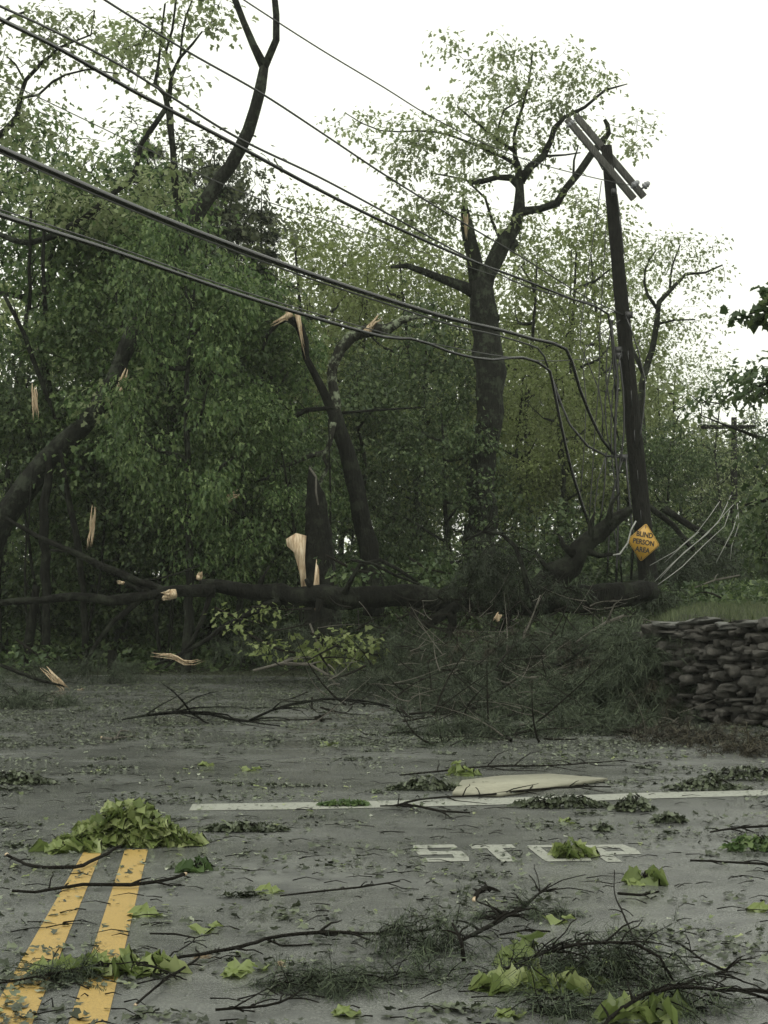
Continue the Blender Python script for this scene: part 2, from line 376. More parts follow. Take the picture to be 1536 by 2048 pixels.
def splinter(p, d, r, l, n=9):
    """torn wood: a stub with ragged spikes along d"""
    b = MB(); d = unit(d); p = np.asarray(p, float)
    u = unit(np.cross(d, [.2, .9, .3])); v = np.cross(d, u)
    b.tube([p - d * l * .25, p + d * l * .1, p + d * l * .2], [r * 1.05, r * .95, r * .5], 9, .12)
    for k in range(n):
        a = 2 * math.pi * k / n + rng.random(); o = (u * math.cos(a) + v * math.sin(a)) * r * .6
        L = l * rng.uniform(.3, 1.); q = p + o
        b.tube([q, q + d * L * .6 + rng.normal(size=3) * r * .15, q + d * L + rng.normal(size=3) * r * .3], [r * .42, r * .26, .002], 4, .1, flat=.5)
    return b
def proto(name, label, cat, H, rt, crown, leafm, bark=M['bark'], group=None, nl=7, nb=10, nt=16, lean=.03, low=.3, **kw):
    """generic tree about the origin: H height, rt trunk radius, crown=(rx, rz0, rz1)"""
    rx, z0, z1 = crown; pts = [np.array([0, 0, -.3])]; lx = rng.normal(size=2) * lean * H
    for k in range(1, 7):
        z = H * .92 * k / 6; pts.append(np.array([lx[0] * (k / 6) ** 2 + rng.normal() * .08, lx[1] * (k / 6) ** 2 + rng.normal() * .08, z]))
    rad = np.linspace(rt, rt * .18, 7); limbs = [(np.array(pts), rad)]
    bl = []
    for k in range(nl):
        z = z0 * .8 + (z1 * .85 - z0 * .8) * (k + .5) / nl; a = k * 2.4 + rng.random(); s = np.array([np.interp(z, [q[2] for q in pts], [q[0] for q in pts]), np.interp(z, [q[2] for q in pts], [q[1] for q in pts]), z])
        L = rx * rng.uniform(.6, .95) * (1 - .4 * k / nl); e = s + np.array([math.cos(a) * L, math.sin(a) * L, L * .55])
        m_ = (s + e) / 2 + np.array([0, 0, -.12 * L]) + rng.normal(size=3) * .1 * L
        limbs.append((np.array([s, m_, e]), np.array([rt * .4, rt * .28, rt * .1])))
        bl.append((e, (rx * .42, rx * .42, (z1 - z0) * .13), nt))
    for k in range(nb):
        a = rng.random() * 6.28; zz = rng.random(); q = rx * math.sqrt(max(.05, 1 - (2 * zz - 1) ** 2)) * rng.uniform(.35, 1)
        bl.append((np.array([math.cos(a) * q, math.sin(a) * q, z0 + (z1 - z0) * zz]), (rx * .36, rx * .36, (z1 - z0) * .10), nt))
    return tree_thing(name, label, cat, np.zeros(3), limbs, bl, bark, leafm, group, **kw)
def conifer(name, label, H, rb, m, group=None, nw=19, sag=.22, size=.24):
    t = thing(name, (0, 0, 0), label, 'evergreen', group); T, TW, Lf = MB(), MB(), MB()
    T.tube([(0, 0, -.3), (.05, 0, H * .3), (0, .05, H * .7), (0, 0, H)], [H * .014, H * .011, H * .006, .01], 8, .05)
    for k in range(nw):
        z = H * (.12 + .86 * k / nw); Lb = rb * (1.05 - k / nw) ** .8
        for j in range(6):
            a = rng.random() * 6.28; L = Lb * rng.uniform(.6, 1.1); d = np.array([math.cos(a), math.sin(a), 0])
            u = np.linspace(0, 1, 5); P = np.array([0, 0, z]) + d * (u * L)[:, None] + np.array([0, 0, 1]) * (.25 * u * L - sag * L * u * u * 1.4)[:, None]
            TW.tube(P, np.linspace(.025, .006, 5), 4, cap=False)
            n = int(110 * L) + 24; w = rng.uniform(.1, 1, n)
            Q = np.stack([np.interp(w, u, P[:, i]) for i in range(3)], 1) + rng.normal(size=(n, 3)) * np.array([.22, .22, .1]) * (1.15 - w)[:, None] * L * .6
            A = d + rng.normal(size=(n, 3)) * .8 + np.array([0, 0, -.2])
            for s_ in range(5):
                Lf.leaves(Q, A + rng.normal(size=(n, 3)) * .7, size * rng.uniform(.6, 1.2, n), 'needlew')
    T.build('trunk', M['bark'], t, None, True); Lf.merge(TW).build('crown', m, t, mat2=M['twig']); return t

# ------------------------------------------------------------------ far wood (one mass) and the standing background trees
b = MB()
n = 26000
cl = rng.random((900, 3)); cl = np.stack([-34 + 68 * cl[:, 0], 74 + 22 * cl[:, 1], cl[:, 2]], 1)
xpx = CX + F * cl[:, 0] / cl[:, 1]
top = np.interp(xpx, [0, 200, 480, 600, 760, 900, 1000, 1150, 1260, 1400, 1536], [560, 560, 560, 560, 560, 600, 640, 640, 700, 830, 900])
cl[:, 2] = 1 + (((HOR - top) / F * cl[:, 1]) * 1.0) * cl[:, 2]
k = rng.integers(0, len(cl), n * 2); P = cl[k] + rng.normal(size=(n * 2, 3)) * np.array([.8, .8, .6])
b.leaves(P, rng.normal(size=(n * 2, 3)) + [0, 0, -.5], rng.uniform(.25, .5, n * 2), 'tri')
tag(b.build('far_woods', M['olive']), kind='stuff', label='distant olive-green woods closing the view behind the trees')

XY = lambda x, D: ((x - CX) / F * D, D)
def spot(x, D, dz=0):
    X, Y = XY(x, D); return (X, Y, float(zt(X, Y)) + dz)
G_T = 'trees standing in the wood behind the road'
p_maple = proto('maple_tree', 'leafy green maple in the wood', 'tree', 9.5, .16, (2.5, 2.0, 9.6), M['maple'], group=G_T, nl=10, nb=21, nt=28, leaf=.122, per=27, spread=.23, gap=.02, droop=.8)
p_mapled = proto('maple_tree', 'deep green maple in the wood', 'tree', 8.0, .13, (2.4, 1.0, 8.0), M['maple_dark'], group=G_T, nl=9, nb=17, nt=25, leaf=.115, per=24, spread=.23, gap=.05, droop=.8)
p_olive = proto('ash_tree', 'olive tree in the wood', 'tree', 11.5, .15, (2.5, 2.5, 11.6), M['olive'], group=G_T, nl=9, nb=15, nt=24, leaf=.135, per=15, spread=.36, gap=.1, twig_r=.01)
p_airy = proto('airy_tree', 'airy tree', 'tree', 11.5, .11, (2.3, 3.0, 11.8), M['spring'], group=G_T, nl=9, nb=10, nt=16, leaf=.12, per=8, spread=.38, gap=.1, twig_r=.009)
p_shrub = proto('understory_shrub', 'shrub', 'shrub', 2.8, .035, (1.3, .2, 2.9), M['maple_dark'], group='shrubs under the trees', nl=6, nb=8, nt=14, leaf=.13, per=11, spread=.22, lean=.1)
p_bronze = proto('bronze_tree', 'tree with bronze young leaves', 'tree', 10.5, .13, (1.7, 5, 11.), M['brown'], group=G_T, nl=7, nb=9, nt=16, leaf=.14, per=11, spread=.34)
p_con = conifer('pine_tree', 'pine', 12, 2.0, M['needle'], G_T)
import itertools
used = {}
def place(p, x, D, s, label, sz=None):
    if p.name not in used:
        used[p.name] = 1; p.location = spot(x, D); p.scale = (s, s, sz or s); p.rotation_euler = (0, 0, rng.random() * 6.28); p['label'] = label; return p
    o = copy_thing(p, spot(x, D), rng.random() * 6.28, s, sz, label); return o
LM = [ # proto, x, depth, scale, label
 (p_maple, 250, 41, 1.28, 'broad green maple just right of the leaning dark trunk'),
 (p_maple, 400, 38.5, 1.06, 'green maple filling the space left of the torn arching fork'),
 (p_maple, 520, 40, 0.91, 'low green maple directly behind the torn arching fork'),
 (p_maple, 90, 40, 1.31, 'tall green maple at the far left above the leaning trunk'),
 (p_mapled, 330, 36.5, 0.79, 'dense dark maple above the left end of the fallen trunk'),
 (p_mapled, 460, 37.5, 0.68, 'small dark maple just left of the black snag'),
 (p_mapled, 830, 46, 1.10, 'dark green maple between the lichen fork and the big standing trunk'),
 (p_mapled, 730, 44, 0.94, 'dark maple right behind the lichen-covered fork'),
 (p_mapled, 900, 41, 0.79, 'dark maple low against the left side of the big standing trunk'),
 (p_mapled, 10, 37, 0.88, 'dark maple at the left frame edge beneath the leaning trunk'),
 (p_mapled, 180, 37, 0.73, 'dark maple behind the slender bare trunks on the left'),
 (p_olive, 620, 54, 1.17, 'olive tree rising behind the torn arching fork'),
 (p_olive, 720, 58, 1.16, 'olive tree rising above the lichen-covered broken top'),
 (p_olive, 830, 54, 1.14, 'olive tree under the big tree\'s outstretched left limb'),
 (p_olive, 1060, 52, 1.04, 'yellow-olive tree just right of the big standing trunk'),
 (p_olive, 1140, 55, 1.13, 'yellow-olive tree behind the drooping black cables'),
 (p_olive, 1210, 58, 1.18, 'yellow-olive tree immediately left of the leaning pole'),
 (p_olive, 540, 60, 1.17, 'far olive tree between the dark pine and the torn fork'),
 (p_olive, 1030, 46, 0.67, 'short olive tree at the foot of the big trunk\'s right side'),
 (p_olive, 1120, 45, 0.67, 'short olive tree above the propped fallen log'),
 (p_olive, 960, 60, 1.12, 'far olive tree seen behind the big standing trunk'),
 (p_airy, 30, 52, 1.39, 'thin-leaved tree against the sky at the left edge'),
 (p_airy, 180, 54, 1.18, 'thin-leaved tree below the hanging left branch'),
 (p_airy, 600, 62, 1.17, 'airy tree touching the sky right of the pine'),
 (p_airy, 690, 66, 1.22, 'airy tree behind the row of olive trees'),
 (p_airy, 800, 64, 1.24, 'airy pale tree under the long black cables at mid picture'),
 (p_airy, 1160, 66, 1.33, 'airy pale tree between the big tree and the pole'),
 (p_airy, 1270, 56, 0.72, 'airy tree just right of the pole, below the spreading one'),
 (p_airy, 1360, 60, 0.78, 'airy tree behind the far pole\'s left crossarm end'),
 (p_airy, 1440, 66, 0.80, 'airy pale tree straight above the far pole'),
 (p_airy, 1330, 70, 0.90, 'faint airy tree right of the spreading tree\'s trunk'),
 (p_bronze, 420, 46, 1.25, 'bronze-leaved tree at the foot of the dark pine'),
 (p_bronze, 350, 47, 1.27, 'bronze-leaved tree beside the lichen-covered branches'),
 (p_con, 470, 50, 1.19, 'dark pine behind the leaning trunk where it forks'),
 (p_con, 290, 49, 1.28, 'dark pine behind the lichen-covered branches'),
 (p_con, 360, 52, 1.28, 'dark pine between the lichen branches and leaning trunk'),
 (p_mapled, 1330, 47, .62, 'short dark tree right of the leaning pole'),
 (p_mapled, 1250, 46, .62, 'short dark tree hidden behind the leaning pole'),
 (p_mapled, 1400, 74, .9, 'short dark tree left of the far pole'),
 (p_mapled, 1520, 74, .95, 'short dark tree right of the far pole'),
 (p_maple, 372, 33.3, .68, 'narrow green maple whose leaves hide the middle of the leaning trunk', .97),
 (p_maple, 250, 36.6, 1.0, 'green maple close behind the leaning trunk where it bends upward'),
 (p_maple, 485, 34.2, .55, 'short green maple left of the black snag', .62),
 (p_mapled, 570, 35.6, .62, 'low dark maple right behind the pale torn slab'),
 (p_con, 425, 48, 1.2, 'dark pine directly left of where the leaning trunk rises clear'),
 (p_con, 520, 49, 1.1, 'dark pine just right of the leaning trunk'),
 (p_con, 220, 51, 1.12, 'dark pine left of the lichen-covered limbs'),
 (p_olive, 760, 62, 1.28, 'tall pale-olive tree above the lichen-covered broken top'),
 (p_olive, 660, 64, 1.30, 'tall pale-olive tree behind the torn arching fork'),
 (p_olive, 890, 60, 1.17, 'pale-olive tree just left of the big trunk\'s snapped top'),
] + [(p_mapled, x, D, s, 'low dark maple standing deep in the wood, seen between nearer trunks') for x, D, s in ((925, 52, .6), (1010, 50, .55), (700, 50, .6), (820, 58, .6), (1090, 60, .6), (20, 50, .7), (560, 54, .6), (1180, 60, .6))]
for p, x, D, s, lb, *sz in LM: place(p, x, D, s, lb, *sz)
SH = [(60, 37), (150, 38), (250, 36.5), (330, 38), (420, 37), (510, 36.5), (560, 39), (680, 39), (760, 38), (850, 38.5), (905, 38), (1020, 41), (1080, 42), (1150, 41), (1220, 43), (1350, 44), (1400, 62), (1500, 60), (1535, 40), (1300, 45), (100, 36), (380, 36), (200, 39), (800, 41), (640, 37), (1240, 41)]
for x, D in SH:
    place(p_shrub, x, D, rnd.uniform(.65, 1.05), 'dark green shrub among the others under the trees behind the road')

# ------------------------------------------------------------------ traced trees
# leaning dark trunk crossing the left side
D = 34.5
limbs = [px_limb([(-60, 1260, 66), (-30, 1120, 59), (0, 1035, 51), (60, 960, 48), (120, 890, 43), (165, 850, 38), (215, 780, 34), (280, 640, 34), (340, 530, 33), (390, 440, 32), (440, 360, 28), (480, 300, 25), (510, 220, 23), (528, 135, 20)], D),
         px_limb([(528, 135, 18), (508, 90, 14), (488, 45, 12), (466, -10, 11), (450, -70, 10)], D), px_limb([(528, 135, 18), (552, 80, 16), (553, 30, 14), (545, -30, 12), (550, -90, 10)], D),
         px_limb([(165, 850, 21), (140, 870, 18), (128, 905, 10)], D), px_limb([(450, -70, 10), (480, -110, 5)], D)]
bl = [px_blob(500, -110, 120, 50, 40, D), px_blob(235, 800, 60, 40, 16, D - .5, .6)]
tree_thing('leaning_tree', 'tall dark leafless trunk leaning right and forking at the top of the picture', 'tree', at(-40, 1180, D) * [1, 1, 0] + [0, 0, .1], limbs, bl, M['bark'], M['spring'], broken=[(at(130, 700, D + .1), (0, 0, 1), .01, .02)][:0], leaf=.13, per=10)
# lichen-covered crown at the upper left
D = 37
limbs = [px_limb([(330, 1250, 24), (335, 1000, 22), (350, 700, 20), (362, 480, 17), (352, 380, 15), (346, 300, 14), (338, 215, 14)], D),
         px_limb([(338, 215, 12), (330, 188, 12), (312, 168, 9), (318, 120, 6), (322, 70, 5), (330, 10, 4)], D), px_limb([(338, 200, 11), (342, 150, 9), (360, 115, 7), (385, 88, 6), (406, 64, 4)], D),
         px_limb([(342, 148, 6), (330, 110, 5), (345, 60, 5), (352, -10, 5)], D), px_limb([(360, 110, 5), (365, 60, 5), (385, 0, 4)], D),
         px_limb([(330, 215, 11), (308, 252, 11), (280, 290, 10), (275, 330, 9), (262, 362, 10), (220, 392, 13), (165, 440, 14), (105, 470, 14), (60, 488, 12), (0, 470, 10), (-40, 455, 9)], D)]
bl = [px_blob(290, 90, 75, 70, 60, D), px_blob(240, 110, 40, 40, 24, D), px_blob(400, 20, 60, 40, 34, D), px_blob(440, 60, 30, 15, 9, D), px_blob(270, 240, 35, 55, 20, D), px_blob(370, 150, 25, 30, 9, D),
      px_blob(330, 380, 60, 55, 60, D), px_blob(250, 420, 90, 60, 60, D), px_blob(140, 420, 90, 60, 60, D), px_blob(370, 270, 22, 30, 7, D), px_blob(180, 330, 60, 30, 18, D)]
tree_thing('lichen_tree', 'slim lichen-covered tree with a crooked limb crossing to the left edge', 'tree', at(330, 1180, D) * [1, 1, 0] + [0, 0, .2], limbs, bl, M['bark'], M['spring'], leaf=.15, per=9, spread=.28, gap=.15)
D = 33
limbs = [px_limb([(-110, 1200, 50), (-100, 700, 42), (-80, 400, 30), (-30, 290, 18), (10, 262, 13), (35, 232, 12), (42, 190, 9), (52, 160, 8), (85, 125, 8), (112, 104, 5)], D), px_limb([(44, 195, 8), (78, 192, 6), (105, 165, 6), (130, 148, 5), (175, 138, 4), (235, 148, 3)], D),
         px_limb([(85, 125, 6), (120, 95, 5), (180, 70, 4), (188, 20, 3)], D), px_limb([(48, 160, 4), (30, 130, 4), (15, 110, 3)], D), px_limb([(-80, 400, 20), (-40, 200, 14), (-10, 60, 8), (60, 20, 4)], D)]
bl = [px_blob(130, 55, 85, 50, 48, D), px_blob(25, 215, 55, 90, 40, D), px_blob(115, 120, 75, 35, 16, D), px_blob(100, 275, 50, 50, 16, D), px_blob(-60, 120, 100, 120, 70, D), px_blob(60, 380, 90, 50, 30, D)]
tree_thing('overhanging_tree', 'tree off the left edge reaching thin leafy branches in at the top left corner', 'tree', at(-110, 1180, D) * [1, 1, 0], limbs, bl, M['bark'], M['spring'], leaf=.13, per=9, spread=.28, gap=.15, twig_r=.009)
# the big standing tree by the pole
D = 41
limbs = [px_limb([(960, 1230, 80), (964, 1120, 66), (966, 1040, 60), (970, 940, 56), (978, 860, 50), (984, 790, 54), (984, 750, 60), (974, 700, 58), (970, 645, 56), (962, 590, 46), (952, 540, 38)], D),
         px_limb([(955, 560, 34), (945, 510, 30), (936, 450, 26), (930, 420, 18), (927, 398, 7)], D),
         px_limb([(965, 610, 36), (978, 550, 32), (1005, 492, 30), (1028, 450, 28), (1038, 415, 26), (1042, 380, 22), (1038, 345, 18), (1030, 310, 9), (1028, 270, 7), (1045, 215, 6), (1060, 150, 4), (1065, 105, 3)], D),
         px_limb([(1040, 372, 16), (1022, 356, 13), (995, 354, 12), (965, 362, 11), (942, 365, 10)], D),
         px_limb([(1042, 360, 18), (1060, 335, 16), (1086, 314, 15), (1100, 280, 13), (1108, 258, 11), (1130, 235, 9), (1170, 215, 7), (1210, 180, 5), (1255, 168, 2)], D),
         px_limb([(1038, 425, 18), (1080, 418, 15), (1114, 406, 16), (1132, 378, 15), (1160, 344, 15), (1182, 308, 14), (1206, 282, 13), (1218, 266, 11), (1215, 250, 10), (1208, 238, 7)], D),
         px_limb([(960, 590, 30), (925, 572, 24), (880, 556, 18), (845, 542, 15), (812, 530, 13), (782, 534, 6)], D),
         px_limb([(1030, 305, 8), (990, 275, 6), (940, 235, 5), (915, 215, 4)], D), px_limb([(1034, 330, 8), (975, 300, 6), (900, 270, 5), (840, 262, 4), (760, 262, 3), (690, 225, 2)], D),
         px_limb([(1005, 492, 7), (985, 440, 6), (970, 395, 5), (930, 360, 4), (860, 345, 3)], D), px_limb([(1145, 362, 6), (1150, 320, 5), (1155, 290, 3)], D),
         px_limb([(1018, 500, 18), (1034, 484, 14)], D), px_limb([(975, 640, 30), (996, 632, 22)], D), px_limb([(1086, 314, 6), (1130, 310, 4), (1160, 305, 3)], D), px_limb([(990, 275, 4), (1010, 220, 4), (1050, 195, 3)], D)]
bl = [px_blob(870, 340, 120, 75, 120, D), px_blob(930, 260, 110, 80, 110, D), px_blob(770, 280, 75, 50, 45, D), px_blob(700, 235, 40, 22, 12, D), px_blob(990, 150, 70, 55, 55, D), px_blob(1060, 190, 80, 60, 60, D), px_blob(900, 95, 60, 12, 10, D), px_blob(1000, 100, 90, 22, 18, D),
      px_blob(1180, 160, 60, 45, 42, D), px_blob(1150, 110, 50, 22, 12, D), px_blob(1260, 250, 60, 45, 18, D), px_blob(1290, 300, 35, 30, 7, D), px_blob(1020, 300, 80, 60, 45, D), px_blob(1120, 250, 60, 50, 30, D), px_blob(1110, 370, 45, 30, 10, D), px_blob(900, 430, 70, 50, 45, D),
      px_blob(1050, 440, 40, 20, 8, D), px_blob(960, 480, 60, 50, 18, D), px_blob(840, 430, 60, 40, 30, D)]
tree_thing('storm_torn_tree', 'big bare-trunked tree standing just left of the leaning pole, crown against the sky', 'tree', at(960, 1180, D) * [1, 1, 0] + [0, 0, .8], limbs, bl, M['bark'], M['spring'], leaf=.125, per=11, spread=.24, gap=.1, twig_r=.008,
           broken=[(at(932, 440, D - .15), (0.05, 0, -1), .06, .6)])
# torn fork with lichen bark
D = 37
limbs = [px_limb([(752, 1230, 44), (742, 1130, 38), (722, 1020, 34), (700, 930, 34), (682, 870, 30), (668, 820, 26)], D),
         px_limb([(668, 830, 22), (650, 790, 18), (630, 750, 16), (612, 715, 15), (608, 680, 17), (598, 650, 17), (578, 636, 15)], D), px_limb([(578, 636, 14), (555, 648, 12), (535, 670, 8), (525, 700, 5)], D)]
t = tree_thing('splintered_tree', 'dark trunk with a splintered top bent over in a pale torn arch', 'tree', at(752, 1180, D) * [1, 1, 0] + [0, 0, .3], limbs, [], M['bark_wet'], M['maple'],
           broken=[(at(598, 645, D - .2), at(612, 720, D - .2) - at(598, 645, D - .2), .055, .95), (at(575, 632, D - .2), at(538, 655, D - .2) - at(575, 632, D - .2), .07, .5), (at(574, 635, D - .2), (0, 0, 1), .03, .3)])
fork = MB(); P, Q = spline(*px_limb([(668, 850, 22), (672, 800, 20), (664, 765, 20), (666, 730, 20), (680, 700, 24), (700, 675, 26), (735, 662, 26), (775, 658, 22), (805, 640, 16), (845, 634, 4)], D), .2); fork.tube(P, Q, 12, .1)
fork.build('lichen_fork', M['bark_lichen'], t, at(752, 1180, D) * [1, 1, 0] + [0, 0, .3], True)
splinter(at(738, 658, D - .2), at(765, 628, D - .2) - at(738, 658, D - .2), .09, .45).build('broken_end', M['raw'], t, at(752, 1180, D) * [1, 1, 0] + [0, 0, .3])
# long lichen limb hanging across the middle
D = 35.5
def branch(name, label, rows, D=None, m='twig', side=0, cat='branch', ground=False, leafs=None, z=.03, group=None, raw=None, lean_=0.5, sides=6, slen=.4, zs=None):
    """a single fallen branch; rows (x, y, w[, z or depth])"""
    pts, rad = [], []
    for i, q in enumerate(rows):
        if ground:
            zz = (zs[i] if zs else z); p = gr(q[0], q[1], zz); pts.append(p); rad.append(q[2] / 2 * p[1] / F)
        else:
            d = q[3] if len(q) > 3 else D; pts.append(at(q[0], q[1], d)); rad.append(q[2] / 2 * d / F)
    P, Q = spline(pts, rad, max(.04, .01 * pts[0][1]))
    P = P + rng.normal(size=P.shape) * Q[:, None] * .25
    if ground: P[:, 2] = np.maximum(P[:, 2], Q * .8)
    loc = P[0] * [1, 1, 0] if ground else P[0]
    t = thing(name, loc, label, cat, group)
    b = MB(); b.tube(P, Q, sides, .12); tips = []
    for k in range(side):
        i = rng.integers(1, len(P) - 1); d = unit(P[min(i + 1, len(P) - 1)] - P[i - 1]); o = unit(np.cross(d, [0, 0, 1]) * rng.choice([-1, 1]) + d * .9 + rng.normal(size=3) * .35 + [0, 0, .25])
        L = slen * rng.uniform(.4, 1.2); u = np.linspace(0, 1, 5)[:, None]; q = P[i] + o * u * L + np.array([0, 0, -.25]) * u * u * L + rng.normal(size=(5, 3)) * .03 * L * u
        if ground: q[:, 2] = np.maximum(q[:, 2], .006)
        b.tube(q, np.linspace(min(Q[i] * .75, .02), .0025, 5), 4, .05); tips.append(q)
    b.build('stem', M[m], t, loc, True)
    if leafs and tips:
        key, size, cnt, shp = leafs; l = MB(); pp = np.concatenate([q[2:] for q in tips]); k = rng.integers(0, len(pp), cnt)
        pos = pp[k] + rng.normal(size=(cnt, 3)) * size * .5; pos[:, 2] = np.maximum(pos[:, 2], .012) if ground else pos[:, 2]
        l.leaves(pos, rng.normal(size=(cnt, 3)) * [1, 1, .35] + [0, 0, .1 if ground else -.4], size * rng.uniform(.6, 1.2, cnt), shp); l.build('leaves', M[key], t, loc)
    if raw is not None:
        e = P[raw]; nb_ = P[1] if raw == 0 else P[-2]; dd = unit(e - nb_); c = MB(); r_ = max(Q[raw], .006)
        c.tube([e - dd * r_ * 1.5, e + dd * r_ * .5, e + dd * r_ * 1.2], [r_ * 1.12, r_ * 1.05, r_ * .3], 7, .15); c.build('broken_end', M['raw'], t, loc)
    return t
branch('hanging_limb', 'long lichen-grey limb slanting down left from the splintered tree', [(652, 905, 12), (620, 915, 10), (560, 935, 9), (500, 958, 9), (430, 975, 8), (350, 985, 5), (300, 1000, 3)], D, 'bark_lichen', 9, leafs=('maple_dark', .13, 110, 'tri'), slen=1.0)
branch('hanging_limb', 'curled lichen-grey limb stub just above the black snag', [(668, 850, 14), (658, 890, 12), (645, 910, 10), (656, 935, 9), (640, 965, 9), (605, 1010, 8), (545, 1045, 7), (470, 1090, 5), (420, 1120, 3)], D, 'bark_lichen', 5, slen=.8)
branch('dead_branch', 'dark bare branch reaching left from the splintered tree at mid height', [(668, 815, 8), (610, 820, 10), (560, 850, 8), (520, 835, 7), (480, 840, 5), (430, 870, 4)], 36, 'bark_wet', 6, slen=.8)
branch('dead_branch', 'thin dark branch running right behind the splintered tree', [(680, 825, 6), (740, 822, 5), (800, 818, 4), (850, 815, 2)], 38, 'bark_wet', 3, slen=.6)
# black snag with pale torn slab
D = 33
base = at(645, 1180, D) * [1, 1, 0]
t = thing('broken_snag', base, 'black broken stump with pale torn wood on its left side', 'stump')
b = MB(); P, Q = spline(*px_limb([(645, 1330, 84), (645, 1230, 76), (642, 1160, 66), (638, 1100, 58), (634, 1040, 48), (632, 1000, 40), (627, 970, 26), (622, 945, 12), (619, 930, 3)], D), .1); b.tube(P, Q, 14, .09); b.build('trunk', M['bark_wet'], t, base, True)
b = MB(); sl = [(572, 1078), (592, 1066), (612, 1072), (610, 1120), (615, 1200), (606, 1215), (600, 1150), (588, 1105), (574, 1092)]
def slab(b, poly, D, th):
    A = [at(x, y, D) for x, y in poly]; B = [a + np.array([0, th, 0]) + rng.normal(size=3) * .01 for a in A]; n = len(A)
    b.add(A + B, [list(range(n)), list(range(2 * n - 1, n - 1, -1))] + [[i, i + n, (i + 1) % n + n, (i + 1) % n] for i in range(n)])
slab(b, sl, D - .25, .12); slab(b, [(633, 1118), (638, 1140), (640, 1230), (630, 1225), (627, 1170)], D - .42, .05)
b.build('torn_slab', M['raw'], t, base)
branch('splinter_strip', 'thin pale bark strip curling down the front of the black stump', [(620, 935, 4), (632, 955, 4), (633, 985, 4), (636, 1010, 3)], D - .6, 'bare')
# spreading tree right of the pole
D = 50
limbs = [px_limb([(1285, 1200, 20), (1284, 900, 18), (1282, 800, 15), (1290, 745, 14), (1305, 700, 12), (1314, 640, 11), (1318, 605, 10), (1345, 575, 8), (1372, 548, 6), (1410, 545, 5), (1445, 530, 3)], D),
         px_limb([(1288, 750, 10), (1272, 715, 8), (1262, 690, 6)], D), px_limb([(1316, 620, 8), (1295, 590, 6), (1290, 540, 4), (1310, 500, 3)], D), px_limb([(1340, 578, 5), (1345, 530, 4), (1360, 490, 3)], D), px_limb([(1312, 650, 6), (1350, 640, 4), (1390, 640, 3)], D)]
bl = [px_blob(1340, 500, 80, 28, 60, D), px_blob(1300, 540, 60, 50, 50, D), px_blob(1400, 560, 60, 35, 26, D), px_blob(1380, 650, 80, 40, 40, D), px_blob(1430, 500, 20, 18, 8, D), px_blob(1380, 740, 90, 50, 60, D)]
tree_thing('spreading_tree', 'slender tree with spreading crooked limbs just right of the leaning pole', 'tree', at(1285, 1180, D) * [1, 1, 0] + [0, 0, 1.5], limbs, bl, M['bark'], M['spring'], leaf=.11, per=10, spread=.3, gap=.1, twig_r=.007)
# foliage at the right edge
D = 27
limbs = [px_limb([(1700, 1200, 60), (1690, 900, 50), (1650, 780, 30), (1590, 740, 16), (1540, 760, 8), (1490, 790, 4)], D), px_limb([(1690, 950, 30), (1600, 900, 16), (1530, 880, 8), (1450, 850, 4), (1400, 830, 2)], D), px_limb([(1690, 1050, 26), (1600, 1010, 14), (1530, 1000, 8), (1490, 1010, 4)], D)]
bl = [px_blob(1545, 755, 55, 40, 44, D), px_blob(1500, 790, 60, 22, 16, D), px_blob(1400, 795, 60, 18, 10, D), px_blob(1550, 890, 40, 50, 36, D), px_blob(1545, 1010, 30, 60, 30, D), px_blob(1550, 1110, 35, 50, 34, D)]
tree_thing('edge_tree', 'leafy maple coming in from the right edge above the stone wall', 'tree', at(1700, 1180, D) * [1, 1, 0] + [0, 0, 1.3], limbs, bl, M['bark'], M['maple_dark'], leaf=.13, per=11, spread=.24)
D = 14
limbs = [px_limb([(1900, 1100, 60), (1850, 760, 50), (1700, 620, 24), (1600, 610, 10), (1540, 618, 5), (1500, 628, 3)], D)]
tree_thing('near_tree', 'out-of-frame tree dipping one leaf spray into the sky at the right edge', 'tree', at(1900, 1180, D) * [1, 1, 0] + [0, 0, 0], limbs, [px_blob(1518, 630, 26, 16, 7, D, .15), px_blob(1560, 610, 40, 40, 20, D, .2)], M['bark'], M['maple_dark'], leaf=.10, per=9, spread=.07, shape='maple', twig_r=.004)
# slender bare trunks, left
G_S = 'slender bare trunks at the left'
for rows, lb in (([(95, 1330, 16), (92, 1180, 18), (88, 1050, 20), (95, 970, 18), (100, 900, 10)], 'dark slender trunk just right of the leaning trunk\'s base'),
                 ([(170, 1330, 12), (165, 1180, 13), (150, 1060, 13), (135, 980, 11), (120, 900, 6)], 'thin bare trunk tilting left beside the hanging pale splinter'),
                 ([(95, 960, 6), (70, 900, 6), (30, 830, 7), (-10, 770, 7)], 'thin black stem slanting up to the left edge'),
                 ([(118, 860, 6), (90, 780, 9), (60, 700, 10), (35, 640, 9), (10, 590, 8)], 'dead stem bowing left above the leaning trunk'),
                 ([(60, 620, 8), (58, 500, 7), (62, 420, 5)], 'upright bare stem showing dark against the sky gap at left'),
                 ([(90, 620, 9), (86, 520, 8), (88, 430, 6)], 'second upright bare stem in the sky gap at left'),
                 ([(60, 1340, 20), (64, 1250, 18), (70, 1170, 14)], 'short dark post-like trunk at the left under the fallen trunk'),
                 ([(325, 1330, 9), (310, 1240, 9), (320, 1160, 7)], 'thin trunk in the dark under the fallen trunk')):
    d = 34 if rows[0][1] > 1000 else 36
    tag(branch('dead_sapling', lb, rows, d, 'bark_wet', 4, cat='dead sapling', group=G_S, slen=.9, sides=9))
